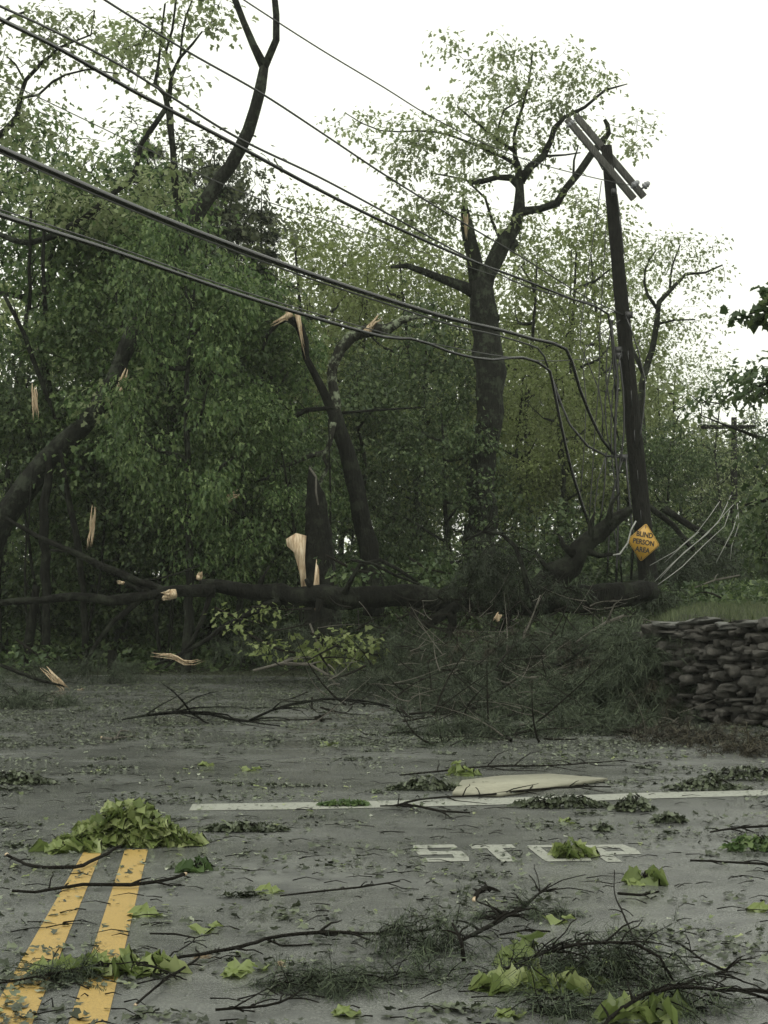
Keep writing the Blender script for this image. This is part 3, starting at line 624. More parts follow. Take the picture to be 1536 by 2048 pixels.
# raw splinters hanging in the wood
for i, (p0, p1, w, lb) in enumerate((((188, 1010), (178, 1100), 9, 'pale upright splinter hanging between the slender trunks at left'), ((257, 738), (232, 795), 12, 'pale torn wood shard caught in the leaves right of the leaning trunk'),
                        ((68, 765), (71, 842), 10, 'pale splinter hanging in the leaves near the left edge'), ((480, 985), (445, 1010), 14, 'pale splintered tip on the hanging limb left of the black stump'))):
    a, c = at(*p0, 33.5), at(*p1, 33.5); b = MB(); shards(b, [a, (a + c) / 2 + rng.normal(size=3) * .03, c], w * 33.5 / F)
    tag(b.build('wood_splinter', M['raw'], None, a), lb, 'splinter', 'pale wood splinters')

# ------------------------------------------------------------------ the fallen tree
D = 30
base = at(1230, 1190, D)
ft = thing('fallen_tree', base, 'large dark trunk lying across the whole road at mid picture', 'fallen tree')
limbs = [px_limb([(1300, 1185, 42, 31.5), (1240, 1188, 52, 31), (1150, 1196, 55, 30.5), (1050, 1205, 50, 30), (950, 1200, 47, 30), (850, 1196, 47, 30), (750, 1192, 45, 30), (650, 1196, 47, 30), (560, 1192, 40, 30), (500, 1182, 35, 30), (440, 1172, 29, 30), (400, 1170, 25, 30)], D)]
b = MB()
def limb(b, rows, D=30, sides=12):
    P, Q = spline(*px_limb(rows, D), .22); P = P + rng.normal(size=P.shape) * Q[:, None] * .13; b.tube(P, Q * (1 + rng.normal(size=len(Q)) * .06), sides, .1)
P, Q = spline(*limbs[0], .22); b.tube(P + rng.normal(size=P.shape) * Q[:, None] * .1, Q * (1 + rng.normal(size=len(Q)) * .05), 16, .1)
b.build('trunk', M['bark_wet'], ft, base, True)
for rows in ([(430, 1180, 26), (380, 1180, 26), (330, 1182, 20), (280, 1192, 22), (220, 1200, 22), (150, 1192, 18), (80, 1200, 15), (0, 1205, 13), (-60, 1210, 12)],
             [(350, 1188, 18), (300, 1172, 18), (250, 1150, 16), (200, 1132, 15), (150, 1105, 12), (100, 1085, 12), (50, 1060, 9), (10, 1035, 7)],
             [(360, 1186, 14), (330, 1190, 13), (280, 1178, 12), (248, 1166, 9)],
             [(560, 1200, 16), (500, 1225, 12), (440, 1260, 10), (380, 1300, 8), (310, 1330, 5)], [(830, 1215, 18), (822, 1250, 14), (790, 1290, 10), (770, 1330, 6)],
             [(900, 1220, 22), (905, 1250, 18), (890, 1290, 12), (870, 1320, 8)], [(420, 1185, 14), (412, 1220, 10), (380, 1290, 8), (330, 1335, 5)], [(280, 1200, 14), (230, 1240, 10), (190, 1290, 8), (170, 1330, 5)],
             [(690, 1190, 14), (720, 1130, 10), (760, 1120, 8), (800, 1140, 8), (835, 1165, 6)], [(880, 1190, 20), (912, 1165, 9)], [(930, 1200, 30), (870, 1240, 20), (815, 1290, 12)],
             [(640, 1200, 16), (634, 1260, 12), (636, 1330, 8)]):
    b = MB(); limb(b, rows, 29.8, 9); b.build('limb', M['bark_wet'], ft, base, True)
b = MB(); limb(b, [(1040, 1205, 40), (1080, 1178, 46), (1108, 1150, 50), (1140, 1130, 44), (1160, 1100, 38), (1195, 1068, 40), (1225, 1040, 30), (1262, 1018, 14)], 30, 14); b.build('limb', M['bark_wet'], ft, base, True)
for rows in ([(1150, 1110, 18), (1128, 1092, 12), (1118, 1070, 6)], [(1185, 1082, 16), (1180, 1050, 9), (1190, 1024, 4)], [(1170, 1100, 14), (1200, 1112, 10), (1225, 1108, 6)], [(1110, 1150, 16), (1088, 1128, 10), (1070, 1100, 5)], [(1215, 1050, 14), (1222, 1010, 8), (1240, 985, 4)], [(620, 1175, 12), (612, 1158, 7)], [(520, 1170, 12), (528, 1150, 6), (540, 1130, 3)], [(1040, 1190, 16), (1020, 1220, 12), (1000, 1260, 8)]):
    b = MB(); limb(b, rows, 29.9, 8); b.build('limb', M['bark_wet'], ft, base, True)
for (x, y, w, dx, dy) in ((352, 1189, 26, -30, 4), (398, 1158, 15, 2, -16), (247, 1166, 10, -14, -2)):
    a = at(x, y, 29.5); c = at(x + dx, y + dy, 29.4); e = MB(); r_ = w / 2 * 30 / F * .8
    e.tube([a, a * .7 + c * .3, a * .55 + c * .45], [r_ * .95, r_ * 1.0, r_ * .6], 11, .16, flat=.8); shards(e, [a, c], r_ * 1.6, 7); e.build('cut_end', M['raw'], ft, base)
for (x, y, s_) in ((330 + 768 / 1, 1000, 0),)[:0]: pass
# small pale chips on the trunk
G_B = 'bare branches lodged round the fallen tree'
for rows, lb, D_, m_, sd in (
    ([(505, 1342, 5), (560, 1328, 6), (620, 1328, 6), (655, 1350, 6), (692, 1392, 5)], 'pale bent branch arching up just in front of the olive sprigs', 26.5, 'bare', 7),
    ([(1050, 1356, 5), (1100, 1352, 6), (1150, 1366, 6), (1190, 1388, 6), (1225, 1405, 8), (1262, 1424, 9)], 'pale curved branch with a torn right end, low in the brush pile', 24, 'bare', 4),
    ([(1152, 1285, 5), (1185, 1262, 6), (1215, 1245, 6), (1248, 1230, 5)], 'pale straight branch slanting up against the left end of the stone wall', 24, 'bare', 4),
    ([(895, 1442, 5), (930, 1426, 6), (965, 1420, 5), (990, 1416, 4)], 'short pale branch at the lower left of the brush pile', 23.5, 'bare', 2),
    ([(1012, 1328, 3), (1045, 1280, 4), (1068, 1225, 3), (1080, 1190, 3)], 'thin grey branch leaning upright on the fallen trunk', 26.5, 'bare', 4),
    ([(915, 1350, 4), (950, 1330, 4), (975, 1322, 4)], 'short pale twig in the upper brush pile', 26, 'bare', 3),
    ([(965, 1345, 4), (1010, 1365, 4), (1055, 1392, 3)], 'thin grey twig sloping right in the brush pile', 25, 'bare', 2),
    ([(855, 1422, 4), (900, 1398, 5), (925, 1378, 3)], 'grey twig sloping up at the left of the brush pile', 25, 'bare', 2),
    ([(930, 1082, 4), (965, 1063, 6), (1000, 1068, 8), (1030, 1095, 9), (1048, 1140, 10), (1058, 1200, 11)], 'dark branch arching over the evergreen mound in front of the big trunk', 28.6, 'bark_wet', 6),
    ([(620, 1245, 4), (632, 1280, 4), (650, 1310, 3)], 'short twig hanging under the fallen trunk', 29, 'bare', 3),
    ([(0, 1330, 7), (40, 1345, 8), (85, 1362, 7), (130, 1372, 4)], 'dark branch lying at the left edge beside the torn splinter', 27.5, 'bark_wet', 3),
    ([(100, 1100, 5), (160, 1105, 5), (230, 1150, 5), (310, 1160, 4), (400, 1130, 3)], 'thin dark branch lying across behind the fallen trunk\'s left end', 31.5, 'bark_wet', 6),
    ([(420, 1000, 4), (470, 1020, 4), (530, 1080, 4), (560, 1150, 4)], 'thin stem drooping left of the torn slab', 34, 'bark_wet', 5),
    ([(700, 1120, 6), (745, 1128, 6), (790, 1150, 6), (840, 1168, 4)], 'dark branch resting on top of the fallen trunk left of the evergreen mound', 29.5, 'bark_wet', 3),
    ([(1300, 1012, 12), (1345, 1050, 11), (1390, 1100, 9)], 'dark broken limb sloping down right behind the sign', 38, 'bark_wet', 2),
    ([(1330, 1018, 14), (1380, 1050, 13), (1430, 1080, 12), (1468, 1095, 7)], 'long dark limb sloping down right toward the far pole', 39, 'bark_wet', 4),
    ([(1180, 1290, 4), (1120, 1330, 5), (1060, 1345, 4)], 'grey twig running left from the stone wall\'s foot', 24.5, 'bark_wet', 3),
    ([(1390, 1175, 3), (1430, 1160, 4), (1480, 1150, 3)], 'thin grey twig on the lawn under the far pole', 34, 'bare', 2),
    ):
    branch('bare_branch', lb, rows, D_, m_, sd, group=G_B, slen=.7)
# leafy sprigs hanging below the trunk
def sprig(lb, cx_, cy_, rx, ry, D, n, key='olive', leaf=.12, per=9, group='leafy sprigs round the fallen tree', stem=None, name='leafy_sprig', shape='tri', spread=.14, dz=.4):
    s0 = stem or [(cx_ - rx, cy_ - ry, 5), (cx_, cy_, 5), (cx_ + rx, cy_ + ry * .3, 3)]
    base = at(cx_, cy_, D); limbs = [px_limb(s0, D)]
    t = thing(name, base, lb, 'branch', group); T, TW, Lf = grow(base, limbs, [px_blob(cx_, cy_, rx, ry, n, D, dz)], leaf=leaf, per=per, spread=spread, shape=shape, twig_r=.006, gap=.2)
    T.build('stem', M['twig'], t, base); Lf.merge(TW).build('leaves', M[key], t, base, mat2=M['twig']); return t
sprig('small bright olive sprig on the trunk just left of the torn slab', 535, 1215, 35, 10, 28.8, 10, per=6, stem=[(625, 1215, 4), (580, 1218, 3), (500, 1212, 3)], leaf=.1)
sprig('olive leafy bough drooping to the road below the black stump', 690, 1300, 70, 35, 27.6, 46, leaf=.12)
sprig('dull olive sprig hanging left of the drooping bough', 560, 1300, 60, 30, 28, 20, leaf=.11, per=7)
sprig('dull olive sprig under the trunk near its cut end', 480, 1240, 50, 25, 28.8, 14, leaf=.11, per=6)
sprig('dim green sprig hanging by the left slender trunks', 75, 1310, 40, 30, 30, 14, 'maple_dark', .12)
sprig('green sprig standing right of the black stump', 710, 1140, 60, 30, 31, 16, 'maple_dark', .13)
sprig('sprig standing on the trunk before the big tree', 860, 1140, 40, 25, 31, 14, 'maple_dark', .13)

# ------------------------------------------------------------------ evergreen brush: mound, piles
def brush(b, tw, c, rr, n, needles=70, size=.10, L=.6, shape='needlew', zmin=None, dirb=(0, 0, 0), nd=.6):
    c = np.asarray(c, float)
    for _ in range(n):
        d = unit(rng.normal(size=3)) * rng.random() ** .4; p = c + d * np.asarray(rr)
        if zmin is not None: p[2] = max(p[2], zmin + .02)
        o = unit(rng.normal(size=3) * [1, 1, .45] + np.asarray(dirb)); ll = L * rng.uniform(.5, 1.3)
        u = np.linspace(0, 1, 5)[:, None]; q = p + o * u * ll + np.array([0, 0, -.35]) * u * u * ll + rng.normal(size=(5, 3)) * .04 * ll * u
        if zmin is not None: q[:, 2] = np.maximum(q[:, 2], zmin + .008)
        tw.tube(q, np.linspace(.012, .002, 5) * min(1, L * 1.6) * (.9 if zmin is None else .75), 3, cap=False)
        w = rng.uniform(.05, 1, needles); Q = np.stack([np.interp(w, u[:, 0], q[:, i]) for i in range(3)], 1) + rng.normal(size=(needles, 3)) * size * .25
        A = o * .7 + rng.normal(size=(needles, 3)) * nd + [0, 0, -.35]
        if zmin is not None: Q[:, 2] = np.maximum(Q[:, 2], zmin + size * .25)
        b.leaves(Q, A, size * rng.uniform(.6, 1.3, needles), shape)
def brush_obj(name, items, label, key='needle_brush', kind=None, cat=None, group=None, tw_m='twig', **kw):
    b, tw = MB(), MB()
    for c, rr, n in items: brush(b, tw, c, rr, n, **kw)
    loc = np.asarray(items[0][0]) * [1, 1, 0]
    if kind == 'stuff':
        return tag(b.merge(tw).build(name, M[key], None, loc, mat2=M[tw_m]), label, None, None, 'stuff')
    t = thing(name, loc, label, cat, group); b.merge(tw).build('needles', M[key], t, loc, mat2=M[tw_m]); return t
def gb(x, y, rx, ry, D, n, dy=.8): return (at(x, y, D), (rx * D / F, dy, ry * D / F), n)
brush_obj('evergreen_mound', [gb(985, 1135, 62, 55, 29, 130, .5), gb(975, 1180, 75, 35, 29, 60, .5)], 'rounded dark evergreen heap in front of the fallen trunk below the big tree', 'needle', cat='evergreen bough', size=.09, L=.5, needles=60)
brush_obj('brush_debris', [gb(1000, 1330, 230, 60, 26, 240), gb(1120, 1400, 170, 45, 23.5, 150), gb(930, 1430, 160, 35, 22.5, 130, .7), gb(1190, 1300, 90, 50, 25.5, 110, .6), gb(830, 1300, 100, 50, 28, 90), gb(1300, 1430, 90, 35, 20.8, 70, .5),
                           gb(1130, 1266, 150, 22, 28.3, 70, .5), gb(760, 1370, 110, 30, 25.5, 60), gb(1010, 1480, 150, 16, 20, 50, .8), gb(640, 1290, 260, 40, 29.5, 130), gb(150, 1340, 190, 22, 29, 60), gb(60, 1410, 110, 30, 23.5, 70, .8), gb(1290, 1330, 80, 70, 21.3, 170, .4), gb(1220, 1390, 110, 60, 21.8, 150, .5), gb(1030, 1430, 200, 45, 21.5, 170, .8), gb(1080, 1305, 180, 45, 26.8, 120), gb(1250, 1262, 50, 16, 23.5, 40), gb(900, 1380, 120, 50, 24, 110), gb(960, 1465, 190, 18, 18.9, 110, .7), gb(880, 1490, 90, 10, 17.8, 30, .5), gb(1190, 1450, 130, 22, 19.5, 90, .7)], 'tangled dark evergreen brush heaped between the fallen trunk and the road', kind='stuff', size=.12, L=.5, needles=95, shape='needle')
b = MB()
for _ in range(260):
    x_, y_ = rnd.gauss(1000, 190), rnd.uniform(1190, 1490); d_ = float(np.interp(y_, [1190, 1300, 1400, 1500], [30, 27, 23, 17.6])) - rnd.random(); p = at(x_, y_, d_)
    L = rnd.uniform(.3, 1.3); o = unit(rng.normal(size=3) * [1, .6, .5]); u = np.linspace(0, 1, 6)[:, None]; q = p + o * u * L + rng.normal(size=3) * .25 * u * u * L; q[:, 2] = np.maximum(q[:, 2], .02)
    b.tube(q, np.linspace(rnd.uniform(.008, .022), .003, 6), 5, .1, cap=False)
tag(b.build('stick_debris', M['twig'], None, at(1000, 1400, 24)), 'dark bare sticks tangled through the evergreen brush', kind='stuff')
b = MB()
for _ in range(170):
    x_, y_ = rnd.gauss(1020, 190), rnd.uniform(1200, 1480); d_ = float(np.interp(y_, [1190, 1300, 1400, 1500], [29.5, 26.3, 22, 17.4])) - rnd.random() * .5; p = at(x_, y_, d_)
    L = rnd.uniform(.2, .8); o = unit(rng.normal(size=3) * [1, .6, .6]); u = np.linspace(0, 1, 6)[:, None]; q = p + o * u * L + rng.normal(size=3) * .3 * u * u * L; q[:, 2] = np.maximum(q[:, 2], .02)
    b.tube(q, np.linspace(rnd.uniform(.005, .012), .002, 6), 5, .1, cap=False)
tag(b.build('pale_twig_debris', M['bare'], None, at(1000, 1400, 24)), 'pale bare twigs tangled through the evergreen brush', kind='stuff')
for _ in range(16):
    x_ = rnd.uniform(0, 950); d_ = rnd.uniform(34, 38); xx = x_ + rnd.gauss(0, 30); y0 = rnd.uniform(820, 1020); w_ = rnd.uniform(4, 9)
    branch('dead_sapling', 'thin dark stem standing in the shade of the wood', [(x_, 1330, w_), ((x_ + xx) / 2 + rnd.gauss(0, 12), (1330 + y0) / 2, w_ * .85), (xx, y0, w_ * .5)], d_, 'bark_wet', 5, cat='dead sapling', group='thin dark stems in the shade', slen=.9, sides=7)
brush_obj('bank_debris', [gb(1400, 1480, 130, 16, 17.8, 60, .6), gb(1500, 1500, 80, 16, 16.8, 50, .5), gb(1300, 1400, 40, 50, 20.8, 40, .3), gb(1180, 1330, 120, 60, 24, 50), gb(1000, 1300, 160, 50, 26, 50), gb(1330, 1470, 120, 16, 18.6, 50, .5)], 'dark brown leaf and twig litter heaped at the foot of the stone wall', 'deadleaf', kind='stuff', size=.08, L=.35, needles=60)
brush_obj('evergreen_brush', [gb(1110, 1180, 40, 14, 29.6, 20, .3), gb(1330, 1130, 80, 40, 37, 70), gb(1400, 1120, 90, 50, 38, 90), gb(1310, 1190, 50, 25, 33, 50), gb(1180, 1200, 80, 18, 31.5, 40)], 'dark evergreen boughs piled behind the sign at the pole\'s foot', 'needle', cat='evergreen bough', size=.14, L=.8, needles=60)

# ------------------------------------------------------------------ stone wall and lawn
def stone(b, c, h, rot):
    k = 3; g_ = np.linspace(-1, 1, k + 1)
    V, Fq = [], []; idx = {}
    def vid(p):
        key = tuple(np.round(p, 3))
        if key not in idx: idx[key] = len(V); V.append(np.array(p))
        return idx[key]
    for ax in range(3):
        for s_ in (-1, 1):
            for i in range(k):
                for j in range(k):
                    q = []
                    for (u, v) in ((g_[i], g_[j]), (g_[i + 1], g_[j]), (g_[i + 1], g_[j + 1]), (g_[i], g_[j + 1])):
                        p = [0, 0, 0]; p[ax] = s_; p[(ax + 1) % 3] = u; p[(ax + 2) % 3] = v; q.append(vid(p))
                    Fq.append(q if s_ > 0 else q[::-1])
    V = np.array(V, float); V = V / (np.sum(np.abs(V) ** 9, 1, keepdims=True) ** (1 / 9)); V += rng.normal(size=V.shape) * [.13, .13, .2]; V[:, 2] *= 1 + V[:, 0] * rng.normal() * .22; V[:, 0] *= 1 + V[:, 2] * rng.normal() * .2; V[:, 1] *= 1 + V[:, 0] * rng.normal() * .25
    V = V * h; ca, sa = math.cos(rot), math.sin(rot); t_ = rng.normal() * .09
    V[:, 2] += V[:, 0] * t_; V = V @ np.array([[ca, sa, 0], [-sa, ca, 0], [0, 0, 1]]); b.addq(V + c, np.array(Fq))
wl = thing('stone_wall', (WALL[0][0], WALL[0][1], 0), 'dry-stacked dark fieldstone wall holding up the lawn at right', 'stone wall')
wloc = np.array([WALL[0][0], WALL[0][1], 0]); b = MB(); cpb = MB(); core = MB()
seg = np.linalg.norm(np.diff(WALL, axis=0), axis=1); cum = np.concatenate([[0], np.cumsum(seg)]); WLEN = min(cum[-1], 8.5)
def wp(s_): return np.array([np.interp(s_, cum, WALL[:, 0]), np.interp(s_, cum, WALL[:, 1])])
z = 0
while z < 1.2:
    hh = rng.uniform(.028, .05); s_ = -.1 + rng.random() * .2
    while s_ < WLEN:
        ln = rng.uniform(.035, .13) * (1 if rng.random() < .85 else 1.6); p = wp(s_ + ln); q = wp(s_ + ln + .1) - wp(s_ + ln - .1); rot = math.atan2(q[1], q[0]); nrm = unit(np.array([q[1], -q[0]]))
        top_ = 1.27 * min(1, .55 + s_ * .9)
        if z < top_:
            hj = hh * rng.uniform(.6, 1.7); o = rng.normal() * .06; stone(b, np.array([p[0] + nrm[0] * (o - .02), p[1] + nrm[1] * (o - .02), z + hh + rng.normal() * .022]), np.array([ln * 1.0, .2, hj]), rot + rng.normal() * .2)
        s_ += 2 * ln + rng.uniform(.0, .06)
    z += 2 * hh
s_ = .7
while s_ < WLEN:
    ln = rng.uniform(.08, .24); p = wp(s_ + ln); q = wp(s_ + ln + .1) - wp(s_ + ln - .1); rot = math.atan2(q[1], q[0])
    stone(cpb, np.array([p[0] + .05, p[1] + .05, 1.27 + rng.normal() * .03]), np.array([ln, .27, rng.uniform(.018, .04)]), rot + rng.normal() * .1); s_ += 2 * ln + rng.uniform(.02, .25)
for i in range(len(WALL) - 1):
    a, c = WALL[i], WALL[i + 1]; q = c - a; rot = math.atan2(q[1], q[0]); m_ = (a + c) / 2; nn = unit(np.array([-q[1], q[0]]))
    core.box((m_[0] + nn[0] * .1, m_[1] + nn[1] * .1, .55), (np.linalg.norm(q) / 2, .13, .5), np.array([[math.cos(rot), -math.sin(rot), 0], [math.sin(rot), math.cos(rot), 0], [0, 0, 1]]))
b.build('wall_stones', M['stone'], wl, wloc); cpb.build('capstones', M['capstone'], wl, wloc); core.build('wall_core', M['core'], wl, wloc)
n = 34000; X = rng.uniform(3.0, 16, n); Y = 18.5 + 26 * rng.random(n) ** 1.5
xw = np.interp(Y, WALL[::-1, 1], WALL[::-1, 0]) + .45; k = (X > np.where(Y < 21.9, xw, 3.6)); X, Y = X[k], Y[k]
b = MB(); b.leaves(np.stack([X, Y, zt(X, Y) - .02], 1), rng.normal(size=(len(X), 3)) * .35 + [0, 0, 1], rng.uniform(.08, .2, len(X)), 'blade', up=np.array([0, 1., 0]) + rng.normal(size=(len(X), 3)) * .6)
tag(b.build('lawn_grass', M['grass']), 'green grass growing on the bank above the stone wall', kind='stuff')
# low ground cover on the forest floor
n = 30000; Y = 33 + 22 * rng.random(n); X = (rng.random(n) - .5) * .62 * Y; k = (Y > 34.2 + .25 * X) | (X > 3.5); X, Y = X[k], Y[k]
b = MB(); b.leaves(np.stack([X, Y, zt(X, Y) + rng.random(len(X)) ** 2 * .5], 1), rng.normal(size=(len(X), 3)) + [0, 0, .3], rng.uniform(.08, .16, len(X)), 'tri')
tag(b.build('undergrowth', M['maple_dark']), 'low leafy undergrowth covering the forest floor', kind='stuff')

# ------------------------------------------------------------------ poles, sign, cables
D = 36
ptop, pbot = at(1213, 292, D), at(1300, 1200, D); pdir = unit(ptop - pbot)
ploc = pbot.copy()
pole = thing('utility_pole', ploc, 'dark wooden utility pole leaning left with its crossarms tipped askew', 'utility pole')
b = MB(); u = np.linspace(0, 1, 14)[:, None]; b.tube(pbot - pdir * .5 + (ptop - pbot + pdir * .5) * u, np.linspace(.225, .125, 14), 14, .03); b.build('pole_shaft', M['polewood'], pole, ploc, True)
for (a, c, dd) in (((1134, 238), (1268, 398), -.17), ((1152, 232), (1288, 394), .17)):
    A, B = at(*a, D + dd), at(*c, D + dd); b = MB(); m_ = (A + B) / 2; d = unit(B - A); rot = np.stack([d, np.array([0, 1, 0]), np.cross(d, [0, 1, 0])], 1)
    b.box(m_, (np.linalg.norm(B - A) / 2, .055, .075), rot); o = b.build('crossarm', M['armwood'], pole, ploc)
    bv = o.modifiers.new('bevel', 'BEVEL'); bv.width = .012; bv.segments = 2
def insul(p, d, s=1):
    b = MB(); p = np.asarray(p); d = unit(d)
    prof = [(0, .02), (.05, .02), (.06, .06), (.09, .075), (.11, .04), (.13, .07), (.16, .05), (.19, .045), (.21, .02)]
    b.tube([p + d * h * s for h, _ in prof], [r * s for _, r in prof], 12); return b
perp = unit(np.array([1, 0, .87]))
for x, y, dd in ((1262, 376, -.17), (1283, 378, .17), (1150, 240, -.17)):
    insul(at(x, y, D + dd), perp if x > 1200 else -perp * [1, 1, 1], 1.15).build('insulator', M['insulator'], pole, ploc, True)
b = MB(); b.tube([at(1222, 330, D - .2), at(1245, 375, D - .2)], .018, 6); b.tube([at(1206, 340, D - .2), at(1180, 292, D - .2)], .018, 6); b.build('arm_brace', M['metal'], pole, ploc)
for x, y, w in ((1228, 384, 10), (1258, 630, 14), (1236, 700, 14), (1247, 915, 16), (1238, 712, 12)):
    b = MB(); b.box(at(x, y, D - .25), (w / 2 * D / F, .06, .07)); b.tube([at(x, y, D - .3), at(x, y, D)], .02, 6); b.build('cable_bracket', M['metal'], pole, ploc)
b = MB()
for k in range(6):
    b.tube([at(1256 + k * 6.3, 700 + k * 80, D - .2) + np.array([.0, 0, 0]), at(1257 + k * 6.6, 735 + k * 80, D - .2)], .012, 5)
b.build('pole_conduit', M['cable'], pole, ploc)
# far pole
D2 = 67
a, c = at(1468, 835, D2), at(1468, 1190, D2)
p2 = thing('utility_pole', c, 'distant utility pole with one straight crossarm at the right', 'utility pole'); b = MB(); b.tube([c, (a + c) / 2, a], [.17, .15, .12], 10); b.build('pole_shaft', M['polewood'], p2, c, True)
b = MB(); A, B = at(1396, 851, D2 - .2), at(1512, 857, D2 - .2); b.box((A + B) / 2, (np.linalg.norm(B - A) / 2, .07, .08)); b.build('crossarm', M['polewood'], p2, c)
for x in (1402, 1425, 1488, 1508): insul(at(x, 849, D2 - .2), (0, 0, 1), 1.0).build('insulator', M['insulator'], p2, c, True)
# sign
Ds = 35.55; sc_ = at(1287, 1085, Ds)
sg = thing('warning_sign', sc_, 'yellow diamond sign lettered BLIND PERSON AREA tilted at the pole\'s foot', 'road sign'); sg.rotation_euler = (0, R(9), R(12))
hd = .41
b = MB(); pr = [(0, -hd * 1.06), (hd * .95, 0), (0, hd * 1.06), (-hd * .95, 0)]
def rounded(pr, r):
    o = []
    for i in range(4):
        p, q, s_ = np.array(pr[i - 1]), np.array(pr[i]), np.array(pr[(i + 1) % 4]); a_ = q + unit(p - q) * r; c_ = q + unit(s_ - q) * r
        for t_ in (0, .33, .66, 1): o.append((1 - t_) ** 2 * a_ + 2 * t_ * (1 - t_) * q + t_ * t_ * c_)
    return o
def plate(b, o, y0, y1):
    n = len(o); V = [(p[0], y0, p[1]) for p in o] + [(p[0], y1, p[1]) for p in o]
    b.add(V, [list(range(n)), list(range(2 * n - 1, n - 1, -1))] + [[i + n, (i + 1) % n + n, (i + 1) % n, i] for i in range(n)])
plate(b, rounded(pr, .05), 0, .006); b.build('sign_panel', M['sign'], sg)
b = MB(); inn = rounded([(p[0] * .93, p[1] * .93) for p in pr], .05); ou = rounded([(p[0] * .955, p[1] * .955) for p in pr], .05); n = len(inn)
b.add([(p[0], -.002, p[1]) for p in ou] + [(p[0], -.002, p[1]) for p in inn], [[i, (i + 1) % n, (i + 1) % n + n, i + n] for i in range(n)]); b.build('sign_border', M['signtext'], sg)
for tx, zz in (('BLIND', .125), ('PERSON', -.045), ('AREA', -.215)):
    cu = bpy.data.curves.new('sign_lettering', 'FONT'); cu.body = tx; cu.size = .158; cu.align_x = 'CENTER'; cu.extrude = .001; cu.offset = .005
    tmp = bpy.data.objects.new('lettering_source', cu); C.objects.link(tmp); me = bpy.data.meshes.new_from_object(tmp.evaluated_get(bpy.context.evaluated_depsgraph_get())); bpy.data.objects.remove(tmp)
    o = bpy.data.objects.new('sign_lettering', me); C.objects.link(o); me.materials.clear(); me.materials.append(M['signtext']); o.scale = (.88, 1, 1); o.parent = sg; o.location = (0, -.004, zz - .0); o.rotation_euler = (R(90), 0, 0)
b = MB(); b.tube([(0, .01, -hd * .9), (0, .06, 0), (0, .01, hd * .9)], .02, 6); b.build('mounting_bracket', M['metal'], sg)

def cable(lb, rows, m='cable', group='overhead cables coming from the leaning pole', name='cable', wsc=1.0, helix=False):
    """rows (x, y, w, D)"""
    pts = [at(q[0], q[1], q[3]) for q in rows]; rad = [q[2] / 2 * q[3] / F * wsc for q in rows]
    P, Q = spline(pts, rad, .35); b = MB(); b.tube(P, Q, 7)
    return tag(b.build(name, M[m], None, P[0], True), lb, 'cable', group)
def dpt(x): return float(np.interp(x, [-200, 0, 1250], [15.5, 18, 36]))
def auto(rows): return [(x, y, w, dpt(x)) for x, y, w in rows]
cable('thinnest top wire, ending at the insulators on the tipped crossarm', auto([(430, -40, 3.4), (500, 8, 3.2), (640, 98, 3), (768, 175, 2.8), (860, 232, 2.4), (980, 292, 2.2), (1080, 328, 2), (1190, 356, 2), (1268, 372, 2)]), 'wire')
cable('second wire from the top, crossing in front of the forked trunk', auto([(150, -40, 5), (210, 0, 5), (370, 100, 4.6), (520, 185, 4.4), (650, 270, 4), (770, 350, 4), (900, 430, 3.4), (1048, 517, 3), (1168, 592, 2.6), (1256, 634, 2.4)]), 'wire')
cable('upper of the close pair of wires leaving at the top left', auto([(-60, -20, 6), (0, 12, 6), (100, 58, 5.6), (240, 130, 5.4), (340, 192, 5), (480, 278, 5), (640, 355, 4.4), (780, 430, 4), (935, 515, 3.4), (1060, 575, 2.4), (1190, 608, 2.2)]), 'wire')
cable('lower, thicker of the close pair, bending down the pole at its end', auto([(-60, 5, 10), (0, 38, 10), (120, 98, 9.4), (260, 178, 8.6), (340, 220, 8.4), (480, 294, 8), (620, 370, 7.4), (760, 440, 6.4), (935, 518, 5.6), (1040, 557, 5), (1150, 600, 4.6), (1190, 612, 4.4), (1216, 628, 4.4), (1222, 660, 4.4), (1226, 715, 4), (1232, 800, 4)]), 'cable')
cable('faint thin wire drooping across the pines and olive trees', auto([(-40, 140, 2.2), (80, 196, 2.2), (265, 285, 2.2), (450, 370, 2), (560, 412, 2), (700, 455, 1.8), (880, 515, 1.6), (1080, 580, 1.4), (1230, 625, 1.4)]), 'wire')
main = [(-60, 270, 16), (0, 297, 15), (110, 345, 14.5), (220, 393, 14), (370, 455, 13), (520, 512, 12), (640, 555, 11), (768, 597, 10), (900, 637, 9), (1000, 660, 7.6), (1070, 679, 7), (1105, 686, 7), (1132, 698, 7), (1144, 725, 7), (1160, 780, 6.6), (1180, 830, 6.2), (1205, 880, 6), (1225, 905, 6), (1250, 922, 5)]
cable('thickest black bundled cable, sweeping down to the pole\'s middle', auto(main), 'cable')
cable('thin strand lashed under the thickest cable', auto([(x, y + 9 + (3 if x > 800 else 0), 3.6) for x, y, w in main[:10]] + [(1075, 696, 4), (1088, 712, 4), (1096, 735, 4)]), 'wire')
low = [(-60, 408, 11), (0, 430, 11), (110, 465, 10.4), (220, 500, 10), (350, 545, 9), (480, 590, 8.4), (620, 633, 7.6), (768, 674, 6.6), (820, 677, 6), (860, 688, 6), (900, 704, 6), (950, 716, 6), (985, 720, 6), (1020, 716, 5.6), (1045, 715, 5.6), (1075, 724, 5.6), (1100, 742, 5.6), (1110, 790, 6), (1122, 850, 6), (1140, 930, 6), (1158, 990, 6), (1178, 1050, 6)]
cable('lowest black cable, kinked and falling to the propped log', auto(low), 'cable')
cable('thin strand running just above the lowest cable', auto([(-60, 398, 3), (0, 419, 3), (220, 490, 3), (480, 581, 2.6), (768, 666, 2.2), (880, 690, 2), (1000, 712, 2), (1100, 722, 2), (1210, 714, 1.6)]), 'wire')
